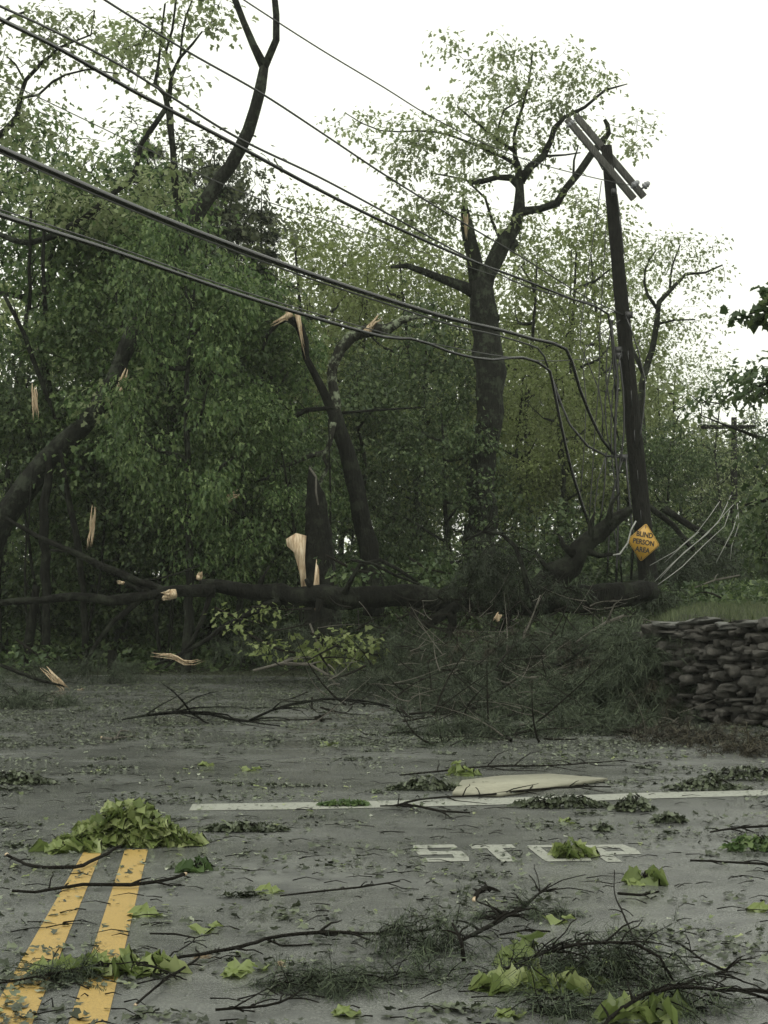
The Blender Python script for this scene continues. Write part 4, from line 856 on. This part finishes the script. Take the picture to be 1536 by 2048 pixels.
G_D = 'wires dangling down beside the leaning pole'
for rows, lb, m_ in (
    ([(1098, 742, 5), (1112, 780, 5), (1140, 850, 4.6), (1175, 892, 4.6), (1212, 912, 4.4), (1246, 915, 4.4)], 'loop of black cable swinging from the kink to the pole bracket', 'cable'),
    ([(1203, 362, 1.8), (1194, 430, 1.8), (1178, 530, 1.8), (1166, 620, 1.8), (1160, 690, 1.8), (1178, 730, 2.4), (1198, 780, 2.6), (1206, 830, 3), (1204, 880, 3)], 'fine wire falling in a long slant left of the pole top', 'wire'),
    ([(1212, 450, 1.8), (1206, 560, 2), (1200, 660, 2), (1198, 760, 2.2), (1190, 860, 2.2), (1184, 960, 2.4), (1178, 1040, 2.4)], 'fine wire hanging nearly straight left of the pole', 'wire'),
    ([(1234, 388, 2), (1240, 430, 2), (1247, 500, 2.4), (1250, 512, 2)], 'short taut rod right of the pole top', 'wire'),
    ([(1222, 640, 5), (1228, 700, 6), (1236, 760, 6), (1232, 820, 6), (1230, 900, 6), (1236, 960, 6), (1236, 1060, 5), (1232, 1170, 5)], 'black cable running down close left of the pole to the log', 'cable'),
    ([(1238, 710, 4), (1246, 780, 4), (1248, 860, 4), (1238, 940, 4), (1222, 1000, 4), (1218, 1080, 4), (1214, 1150, 4)], 'black cable bowing away from the pole near the sign', 'cable'),
    ([(1252, 915, 5), (1256, 970, 5), (1262, 1030, 5), (1266, 1100, 5), (1262, 1160, 5)], 'black cable tight along the pole\'s lower half', 'cable'),
    ([(1212, 905, 3.4), (1210, 960, 3.4), (1204, 1020, 3.4), (1196, 1060, 3)], 'short dark cable end above the propped log', 'cable'),
    ([(1226, 640, 3), (1214, 700, 3), (1212, 760, 3), (1222, 820, 3), (1238, 880, 3)], 'slack black wire bulging left at the pole\'s middle', 'cable'),
    ([(1252, 632, 3), (1276, 700, 3), (1290, 760, 3), (1286, 830, 3), (1276, 900, 3)], 'slack black wire bulging right of the pole', 'cable'),
    ([(1244, 700, 3), (1226, 780, 3), (1222, 860, 3), (1226, 940, 3), (1240, 1010, 3)], 'thin black wire twisting down left of the pole', 'cable'),
    ([(1240, 640, 2.4), (1170, 700, 2), (1172, 800, 2), (1168, 900, 2), (1160, 1000, 2)], 'fine slack wire swinging farthest left of the pole', 'wire'),
    ([(1226, 715, 3), (1210, 800, 3), (1216, 880, 3), (1228, 910, 3)], 'short black loop hanging left of the pole above its bracket', 'cable'),
    ([(1246, 918, 3.4), (1228, 980, 3.4), (1226, 1050, 3.4), (1240, 1120, 3), (1244, 1165, 3)], 'black cable sagging from the bracket behind the sign\'s left side', 'cable'),
    ([(1214, 905, 2.4), (1196, 960, 2.4), (1190, 1010, 2.4), (1186, 1060, 2.4)], 'thin tail of wire dropping to the propped log', 'wire')):
    cable(lb, [(x, y, w, 35.7) for x, y, w in rows], m_, G_D)
G_P = 'pale snapped wires right of the sign'
for rows, lb in (([(1308, 1165, 4), (1350, 1125, 4), (1400, 1080, 4), (1440, 1040, 4), (1468, 985, 3)], 'longest pale wire rising right from beside the sign'),
                 ([(1318, 1150, 3), (1370, 1105, 4), (1415, 1068, 4), (1450, 1030, 3), (1474, 1000, 3)], 'pale wire just below the longest one'),
                 ([(1476, 1028, 4), (1468, 1060, 4), (1450, 1090, 4), (1436, 1125, 4)], 'short pale wire hanging steeply by the far pole'),
                 ([(1330, 1120, 2.4), (1372, 1085, 3), (1400, 1065, 2.4)], 'shortest pale wire, nearest the sign'),
                 ([(1312, 1172, 4), (1362, 1128, 4), (1412, 1084, 4), (1446, 1050, 3), (1462, 1018, 3)], 'lowest pale wire rising right beside the sign'),
                 ([(1300, 1130, 3), (1352, 1100, 3), (1392, 1060, 3), (1440, 1000, 3)], 'uppermost pale wire right of the sign'),
                 ([(1470, 1010, 3), (1474, 1050, 3), (1462, 1090, 3), (1456, 1120, 3)], 'second short pale wire by the far pole')):
    cable(lb, [(x, y, w * .4, 34) for x, y, w in [(x + rnd.gauss(0, 3), y + rnd.gauss(0, 3), w) for x, y, w in rows]], 'palewire', G_P)
cable('pale bent wire looping behind the sign\'s left corner', [(1272, 1042, 3, 35), (1262, 1060, 3, 35), (1256, 1085, 3.4, 35), (1240, 1108, 3.4, 35), (1226, 1110, 3, 35)], 'palewire', G_P)

# ------------------------------------------------------------------ things lying on the road
# cream board
b = MB(); poly = [(905, 1584), (924, 1560), (1000, 1551), (1100, 1547), (1215, 1556), (1120, 1568), (1000, 1586)]
A = [gr(x, y, .035) for x, y in poly]; n = len(A); B = [p - np.array([0, 0, .03]) for p in A]
b.add(A + B, [list(range(n)), list(range(2 * n - 1, n - 1, -1))] + [[i, i + n, (i + 1) % n + n, (i + 1) % n] for i in range(n)])
tag(b.build('fallen_board', M['board'], None, A[0] * [1, 1, 0]), 'cream lens-shaped board lying flat beyond the stop line', 'board')
G_R = 'broken branches lying on the road'
def fr(lb, rows, **k):
    if rows[0][1] > 1650: rows = [(a, c, w * 1.35, *z) for a, c, w, *z in rows]
    k['side'] = int(k.get('side', 0) * 1.6)
    return branch('fallen_branch', lb, rows, ground=True, group=G_R, **k)
fr('long dark branch lying across the far road below the pale bent one', [(245, 1440, 3), (290, 1430, 6), (350, 1424, 8), (420, 1428, 8), (495, 1442, 6), (545, 1420, 6), (620, 1402, 6), (700, 1398, 6), (780, 1412, 4)], side=10, slen=1.2, zs=[.1, .12, .15, .12, .05, .2, .3, .3, .2], m='bark_wet')
fr('curved dark branch with a white broken tip left of the yellow lines', [(14, 1709, 5), (50, 1728, 5), (90, 1736, 5), (150, 1734, 5), (195, 1716, 5), (240, 1692, 4)], raw=0, side=2, slen=.12, z=.03)
fr('dark branch lying across both yellow lines with a stripped right tip', [(25, 1783, 4), (70, 1784, 4), (130, 1773, 5), (200, 1768, 5), (260, 1770, 6), (310, 1765, 5), (345, 1757, 5), (372, 1748, 5)], raw=-1, side=4, slen=.15, z=.025)
fr('very long thin branch crossing the bottom of the picture', [(-20, 1970, 3), (100, 1948, 3), (200, 1932, 4), (300, 1926, 4), (400, 1908, 5), (480, 1895, 6), (530, 1878, 5), (600, 1868, 6), (680, 1865, 6), (760, 1868, 5), (830, 1864, 5), (880, 1852, 4)], side=14, slen=.3, z=.04)
fr('thin twig running up from the long branch at bottom left', [(270, 2010, 4), (310, 1975, 4), (345, 1950, 4), (400, 1915, 3)], side=3, slen=.15, raw=0)
fr('thin forked twig low at the bottom centre', [(430, 2019, 4), (500, 2014, 4), (560, 2005, 4), (600, 1982, 3)], side=4, slen=.2)
fr('upright forked twig above the centre needle pile', [(928, 1925, 6), (926, 1890, 6), (905, 1848, 4)], side=3, slen=.1, zs=[.02, .1, .16])
fr('wispy dark bough pointing right up toward the lettering', [(925, 1878, 5), (960, 1862, 6), (1000, 1838, 7), (1050, 1812, 6), (1080, 1785, 3), (1102, 1767, 2)], side=16, slen=.28, zs=[.1, .08, .06, .05, .08, .12])
fr('thin bowed twig over the left part of the right needle pile', [(1000, 1945, 4), (1070, 1912, 4), (1150, 1890, 5), (1210, 1884, 4), (1270, 1888, 4), (1320, 1915, 4), (1345, 1960, 4)], side=12, slen=.25, zs=[.04, .12, .2, .22, .2, .15, .05])
fr('longest dark twig leaving the right needle pile to the right edge', [(1200, 2060, 6), (1240, 2020, 6), (1290, 1990, 6), (1345, 1975, 6), (1430, 1978, 5), (1560, 1982, 4)], side=9, slen=.25, zs=[.02, .06, .1, .12, .08, .03])
fr('forked twig poking out right of the needle pile', [(1340, 1975, 4), (1400, 1955, 4), (1450, 1942, 5), (1462, 1930, 2)], side=5, slen=.2, zs=[.1, .08, .06, .1])
fr('thin twig rising left from the forked one at right', [(1455, 1944, 4), (1415, 1925, 4), (1365, 1892, 3)], side=4, slen=.15, zs=[.06, .08, .1])
fr('fine upright twig standing between lettering and needle pile', [(1275, 1895, 3), (1252, 1840, 3), (1230, 1790, 2), (1229, 1740, 1.5)], side=3, slen=.12, zs=[.05, .1, .12, .16])
fr('short dark twig beside the fine upright one', [(1235, 1786, 4), (1280, 1790, 4), (1318, 1783, 3)], side=2, slen=.1)
fr('small broken forked stick below the lettering', [(948, 1800, 6), (958, 1785, 8), (972, 1775, 8), (982, 1782, 5)], side=4, slen=.08, raw=0, zs=[.02, .04, .05, .03])
fr('long thin branch lying along the cream board\'s near edge', [(780, 1612, 3), (860, 1596, 4), (960, 1590, 4), (1060, 1580, 5), (1160, 1573, 4), (1222, 1573, 3)], side=8, slen=.35)
fr('thin branch behind the cream board', [(800, 1550, 3), (900, 1540, 4), (1000, 1532, 4), (1120, 1530, 3), (1250, 1520, 2)], side=8, slen=.5)
fr('thin branch just before the stop line at centre', [(760, 1612, 3), (830, 1612, 5), (880, 1622, 5), (940, 1626, 3)], side=4, slen=.25)
fr('torn twig with a raw end far left beyond the leafy branch', [(205, 1475, 6), (225, 1480, 5), (243, 1460, 4)], side=3, slen=.3, raw=0, m='bare')
fr('thin dark branch at the right edge beneath the wall', [(1420, 1665, 3), (1480, 1655, 4), (1560, 1650, 4)], side=4, slen=.2)
fr('thin dark twig right of the lettering at the edge', [(1380, 1720, 3), (1450, 1724, 3), (1560, 1730, 4)], side=4, slen=.2)
fr('thin twig in the middle of the road left of the lettering', [(560, 1792, 2.5), (640, 1782, 3), (720, 1775, 3), (800, 1762, 2)], side=4, slen=.2)
fr('thin curled twig in the road above the long branch', [(300, 1868, 2.5), (350, 1868, 3), (390, 1876, 2), (360, 1900, 2)], side=3, slen=.15)
fr('short twig lying below the long bough at right', [(1000, 1870, 3), (1050, 1860, 3), (1100, 1862, 3)], side=3, slen=.12)
# raw torn wood on the far road
for rows, w, lb in (([(84, 1333), (118, 1366), (140, 1388)], 12, 'pale torn splinter standing at the left edge of the littered road'), ([(150, 1385), (172, 1383)], 9, 'small pale chunk right of the standing torn splinter'),
                    ([(302, 1308), (350, 1314), (375, 1328), (412, 1317)], 8, 'bent pale torn limb lying under the fallen trunk'), ([(382, 1914), (432, 1911)], 7, 'pale wood chip by the long branch at bottom left'),
                    ([(548, 1924), (575, 1930)], 8, 'pinkish wood chip left of the bottom centre needle pile'), ([(1000, 1226), (990, 1245)], 9, 'pale chip under the fallen trunk beside the mound'), ([(930, 1305), (985, 1312)], 9, 'pale chip in the top of the brush pile')):
    pts = [(at(x, y, 27.5) if y < 1500 else gr(x, y, .02)) for x, y in rows]; b = MB(); P, Q = spline(pts, [w / 2 * p[1] / F * (1 if 0 < i < len(pts) - 1 else .6) for i, p in enumerate(pts)], .08)
    shards(b, P, w * P[0][1] / F * 1.1); tag(b.build('wood_splinter', M['raw'], None, P[0]), lb, 'splinter', 'pale wood splinters')
# stump post under the trunk
b = MB(); b.tube([at(224, 1350, 33.5), at(224, 1320, 33.5), at(224, 1300, 33.5)], [.11, .1, .1], 10, .06); tag(b.build('tree_stump', M['bark_wet'], None, at(224, 1345, 33.5), True), 'short dark stump in the shade behind the pale bent limb', 'stump')

# leafy heaps on the road
def leafheap(lb, cx_, cy_, w, h, n, key='fresh', size=.11, shape='maple', group='green leafy sprays torn down on the road', hz=.16, twigs=6, dark=0, name='leafy_spray'):
    c = gr(cx_, cy_); rx = w / 2 * c[1] / F; ry = h * c[1] / F * 1.2; loc = c.copy(); t = thing(name, loc, lb, 'branch', group)
    tw, l = MB(), MB()
    for k in range(twigs):
        a = rng.random() * 6.28; e = c + np.array([math.cos(a) * rx * rng.uniform(.5, 1), math.sin(a) * ry * rng.uniform(.5, 1), .02]); m_ = (c + e) / 2 + [0, 0, hz * rng.uniform(.3, .9)]
        tw.tube([c + [0, 0, hz * .3], m_, e], [.006, .005, .002], 5, .1)
    r = rng.random(n) ** .6; a = rng.random(n) * 6.28
    P = np.stack([c[0] + np.cos(a) * r * rx, c[1] + np.sin(a) * r * ry, hz * (1 - r ** 1.5) * rng.uniform(.25, 1.05, n) + .012], 1)
    A = np.stack([np.cos(a), np.sin(a), -.25 - .5 * rng.random(n)], 1) + rng.normal(size=(n, 3)) * [.6, .6, .3]
    A[:, 2] = np.where(P[:, 2] < .03, 0.03, A[:, 2])
    up = np.array([0, -.25, 1.]) + rng.normal(size=(n, 3)) * .7
    l.leaves(P, A, size * rng.uniform(.6, 1.25, n), shape, up); l.merge(tw).build('leaves', M[key], t, loc, mat2=M['twig']); return t
leafheap('large fresh green leafy branch covering the far end of the yellow lines', 260, 1690, 270, 22, 430, size=.088, hz=.30, twigs=16)
leafheap('low fresh leaves at the left foot of the large leafy branch', 140, 1702, 100, 8, 26, size=.12, hz=.05)
leafheap('flattened green leaves over both yellow lines near the bottom', 225, 1945, 230, 18, 60, size=.12, hz=.05, twigs=8)
leafheap('yellow-green leaves at the bottom left of the right needle pile', 1080, 1975, 200, 34, 60, size=.12, hz=.05, twigs=8)
leafheap('upright pair of yellow-green leaves left of the right needle pile', 1062, 1925, 60, 10, 9, size=.12, hz=.12)
leafheap('large pale green leaves at the very bottom edge under the needle pile', 1290, 2040, 120, 12, 20, size=.13, hz=.05)
leafheap('bunched green leaves covering the O of the lettering', 1142, 1714, 72, 7, 40, size=.10, hz=.10)
leafheap('small yellow-green leaf bunch right of the lettering', 1292, 1768, 44, 6, 14, size=.10, hz=.07)
leafheap('small green sprig at the right foot of the large leafy branch', 394, 1742, 40, 6, 14, 'maple', size=.09, hz=.06)
leafheap('green clump at the right edge beneath the wall', 1505, 1700, 110, 14, 180, 'maple', size=.055, shape='tri', hz=0.10, twigs=14)
leafheap('small green clump beyond the lettering toward the right', 1265, 1622, 80, 10, 165, 'litter', size=.055, shape='tri', hz=0.13, twigs=14)
leafheap('dark brownish-green clump at the left edge of the road', 35, 1568, 150, 10, 330, 'litter', size=.055, shape='tri', hz=0.11, twigs=14)
leafheap('green leaf sprig at the left end of the cream board', 925, 1550, 40, 10, 16, 'fresh', size=.1, hz=.12)
leafheap('tiny round dark clump between stop line and lettering', 1206, 1662, 22, 4, 48, 'litter', size=.055, shape='tri', hz=0.05, twigs=14)
leafheap('dark clump on the stop line right of centre', 1120, 1615, 200, 12, 270, 'litter', size=.055, shape='tri', hz=0.10, twigs=14)
leafheap('thin dark clump left of the cream board', 850, 1580, 150, 10, 240, 'litter', size=.055, shape='tri', hz=0.10, twigs=14)
leafheap('dark flattened clump right of the large leafy branch', 490, 1662, 170, 12, 270, 'litter', size=.055, shape='tri', hz=0.06, twigs=14)
leafheap('green clump on the stop line at the right', 1410, 1580, 170, 8, 210, 'litter', size=.055, shape='tri', hz=0.10, twigs=14)
leafheap('long dark clump at the right edge in front of the wall', 1490, 1560, 190, 12, 270, 'litter', size=.055, shape='tri', hz=0.13, twigs=14)
leafheap('small leaf clump on the white stop line just left of centre', 690, 1612, 100, 5, 102, 'maple', size=.055, shape='tri', hz=0.05, twigs=14)
leafheap('small dark clump just right of the round one', 1340, 1645, 60, 5, 90, 'litter', size=.055, shape='tri', hz=0.06, twigs=14)
# single leaves lying flat
G_L = 'single green leaves lying on the wet road'
for x, y, s_, lb in ((303, 1828, .16, 'pale green leaf just right of the right yellow line'), (548, 1782, .13, 'yellow-green leaf alone in mid road left of the lettering'), (405, 1855, .13, 'dull green leaf below the pale one by the yellow line'),
                     (505, 1935, .14, 'green leaf left of the bottom centre needle pile'), (455, 1953, .12, 'green leaf lowest of the two near the needle pile\'s left'), (675, 2030, .12, 'light leaf at the bottom edge in the centre'),
                     (1115, 1838, .12, 'yellow-green leaf below the wispy bough'), (400, 1530, .16, 'small green leaf on the far road left of the board'), (500, 1538, .16, 'green leaf sprig on the far road nearest the board'), (660, 1488, .16, 'bright leaf spot on the far road at centre'),
                     (1530, 1820, .13, 'green leaf touching the right edge'), (1120, 1643, .13, 'yellow-green leaf in front of the stop-line clump'), (1010, 2035, .12, 'pale leaf at the bottom edge left of the needle pile'), (1240, 1925, .11, 'green leaf lodged in the top of the needle pile')):
    p = gr(x, y, .01); b = MB(); a = rng.random() * 6.28
    b.leaves(np.array([p, p + [.03, .02, .006]]), np.array([[math.cos(a), math.sin(a), .06], [math.cos(a + 1.5), math.sin(a + 1.5), .1]]), np.array([s_, s_ * .6]), 'maple', up=np.array([[0, -.1, 1.], [.1, -.1, 1]]))
    tag(b.build('fallen_leaf', M['fresh'], None, p), lb, 'leaf', G_L)
# needle piles in the foreground
def npile(lb, items, key='needle_brush', **k):
    it = []
    for x, y, w, h, hz, n in items:
        c = gr(x, y); it.append((c + [0, 0, hz * .5], (w / 2 * c[1] / F, h * c[1] / F * 1.4, hz * .6), n))
    return brush_obj('needle_bough', it, lb, key, cat='evergreen bough', group='evergreen boughs lying on the road', zmin=0, size=.055, shape='needle', **k)
npile('tangled evergreen bough at the bottom right of the picture', [(1215, 1965, 270, 34, .20, 130), (1340, 2020, 180, 24, .10, 50), (1120, 2030, 170, 16, .08, 40), (1060, 1960, 200, 24, .05, 40)], L=.26, needles=34)
npile('evergreen bough in the bottom centre under the upright forked twig', [(850, 1905, 210, 40, .17, 80), (800, 1960, 260, 30, .04, 40)], L=.22, needles=32)
npile('loose evergreen bough left of the bottom centre', [(640, 1975, 260, 44, .07, 80)], L=.22, needles=32)
npile('thin evergreen wisp lying below the long branch at bottom left', [(140, 1960, 170, 14, .06, 26)], L=.2, needles=50)
npile('evergreen wisp along the wispy bough below the lettering', [(1060, 1835, 200, 8, .05, 26)], L=.18, needles=45)

# ------------------------------------------------------------------ litter strewn over the road
def dens(X, Y):
    return .36 + .6 * np.sin(X * 1.7 + 2 * np.sin(Y * .9)) * np.sin(Y * 1.3 + 1.5 * np.sin(X * 1.1)) + .35 * np.sin(X * 5 + Y * 3.1) * np.sin(Y * 4.3 - X * 2)
def litter(name, n, ymin, ymax, smin, smax, key, label, pw=1.0, thr=.1, zmax=.006, shp='tri', flat=.06):
    Y = ymin + (ymax - ymin) * rng.random(n) ** pw; X = (rng.random(n) - .5) * .56 * Y
    k = rng.random(n) < np.clip((dens(X, Y) + thr) ** 2 * 1.3, .03, 1); X, Y = X[k], Y[k]
    k = zt(X, Y) < .25; X, Y = X[k], Y[k]; m_ = len(X); a = rng.random(m_) * 6.28
    b = MB(); sz_ = smin + (smax - smin) * rng.random(m_) ** 3
    P = np.stack([X, Y, .008 + zt(X, Y) + rng.random(m_) * zmax], 1)
    b.leaves(P, np.stack([np.cos(a), np.sin(a), rng.normal(size=m_) * flat], 1), sz_, shp, up=np.array([0, 0, 1.]) + rng.normal(size=(m_, 3)) * flat * 1.6)
    tag(b.build(name, M[key]), label, kind='stuff')
litter('leaf_litter', 19000, 4.2, 20, .005, .034, 'litter', 'dark shredded wet leaves strewn over the road', 1.0)
litter('far_leaf_litter', 52000, 17, 34, .02, .075, 'litter', 'dense shredded leaf litter covering the far road', 1.0, .35, .03)
litter('pale_leaf_litter', 2600, 4.2, 26, .015, .06, 'litter_pale', 'pale torn leaf scraps lying pale underside up on the wet road', 1.2)
litter('green_leaf_litter', 1500, 4.2, 26, .02, .07, 'fresh', 'small fresh green leaf scraps on the road', 1.2)
b = MB(); Yc = 4.5 + 20 * rng.random(300); Xc = (rng.random(300) - .5) * .54 * Yc
for x_, y_ in zip(Xc, Yc):
    if zt(x_, y_) > .1: continue
    m_ = int(rng.uniform(14, 60)); w_ = rng.uniform(.06, .4); a = rng.random(m_) * 6.28
    P = np.stack([x_ + rng.normal(size=m_) * w_, y_ + rng.normal(size=m_) * w_ * .5, .008 + rng.random(m_) ** 2 * .02], 1)
    b.leaves(P, np.stack([np.cos(a), np.sin(a), rng.normal(size=m_) * .25], 1), rng.uniform(.015, .06, m_), 'tri', up=np.array([0, 0, 1.]) + rng.normal(size=(m_, 3)) * .3)
tag(b.build('clumped_leaf_litter', M['litter']), 'small dark matted clumps of shredded leaves on the road', kind='stuff')
# strewn twiglets
b = MB(); n = 1100
for _ in range(n):
    Y = 4.3 + 22 * rnd.random() ** 1.1; X = (rnd.random() - .5) * .56 * Y; a = rnd.gauss(0, .5) + (math.pi if rnd.random() < .5 else 0); L = rnd.uniform(.05, .28); d = np.array([math.cos(a), math.sin(a), 0])
    if zt(X, Y) > .1: continue
    p = np.array([X, Y, .01]); L *= .7; b.tube([p, p + d * L * .5 + [0, rnd.gauss(0, .02), .01], p + d * L + [0, rnd.gauss(0, .03), 0]], [.004, .003, .0015], 3, cap=False)
tag(b.build('twig_litter', M['twig']), 'short dark twigs strewn over the road', kind='stuff')

# ------------------------------------------------------------------ damp air
b = MB(); b.box((0, 60, 20), (55, 75, 40)); hz = b.build('haze', bpy.data.materials.new('haze')); tag(hz, 'thin damp haze', kind='stuff')
hm = hz.data.materials[0]; hm.use_nodes = True; hn = hm.node_tree; hn.nodes.remove(hn.nodes['Principled BSDF']); v = hn.nodes.new('ShaderNodeVolumePrincipled')
v.inputs['Density'].default_value = .0005; v.inputs['Color'].default_value = (.9, .95, .88, 1); hn.links.new(v.outputs[0], hn.nodes['Material Output'].inputs['Volume'])
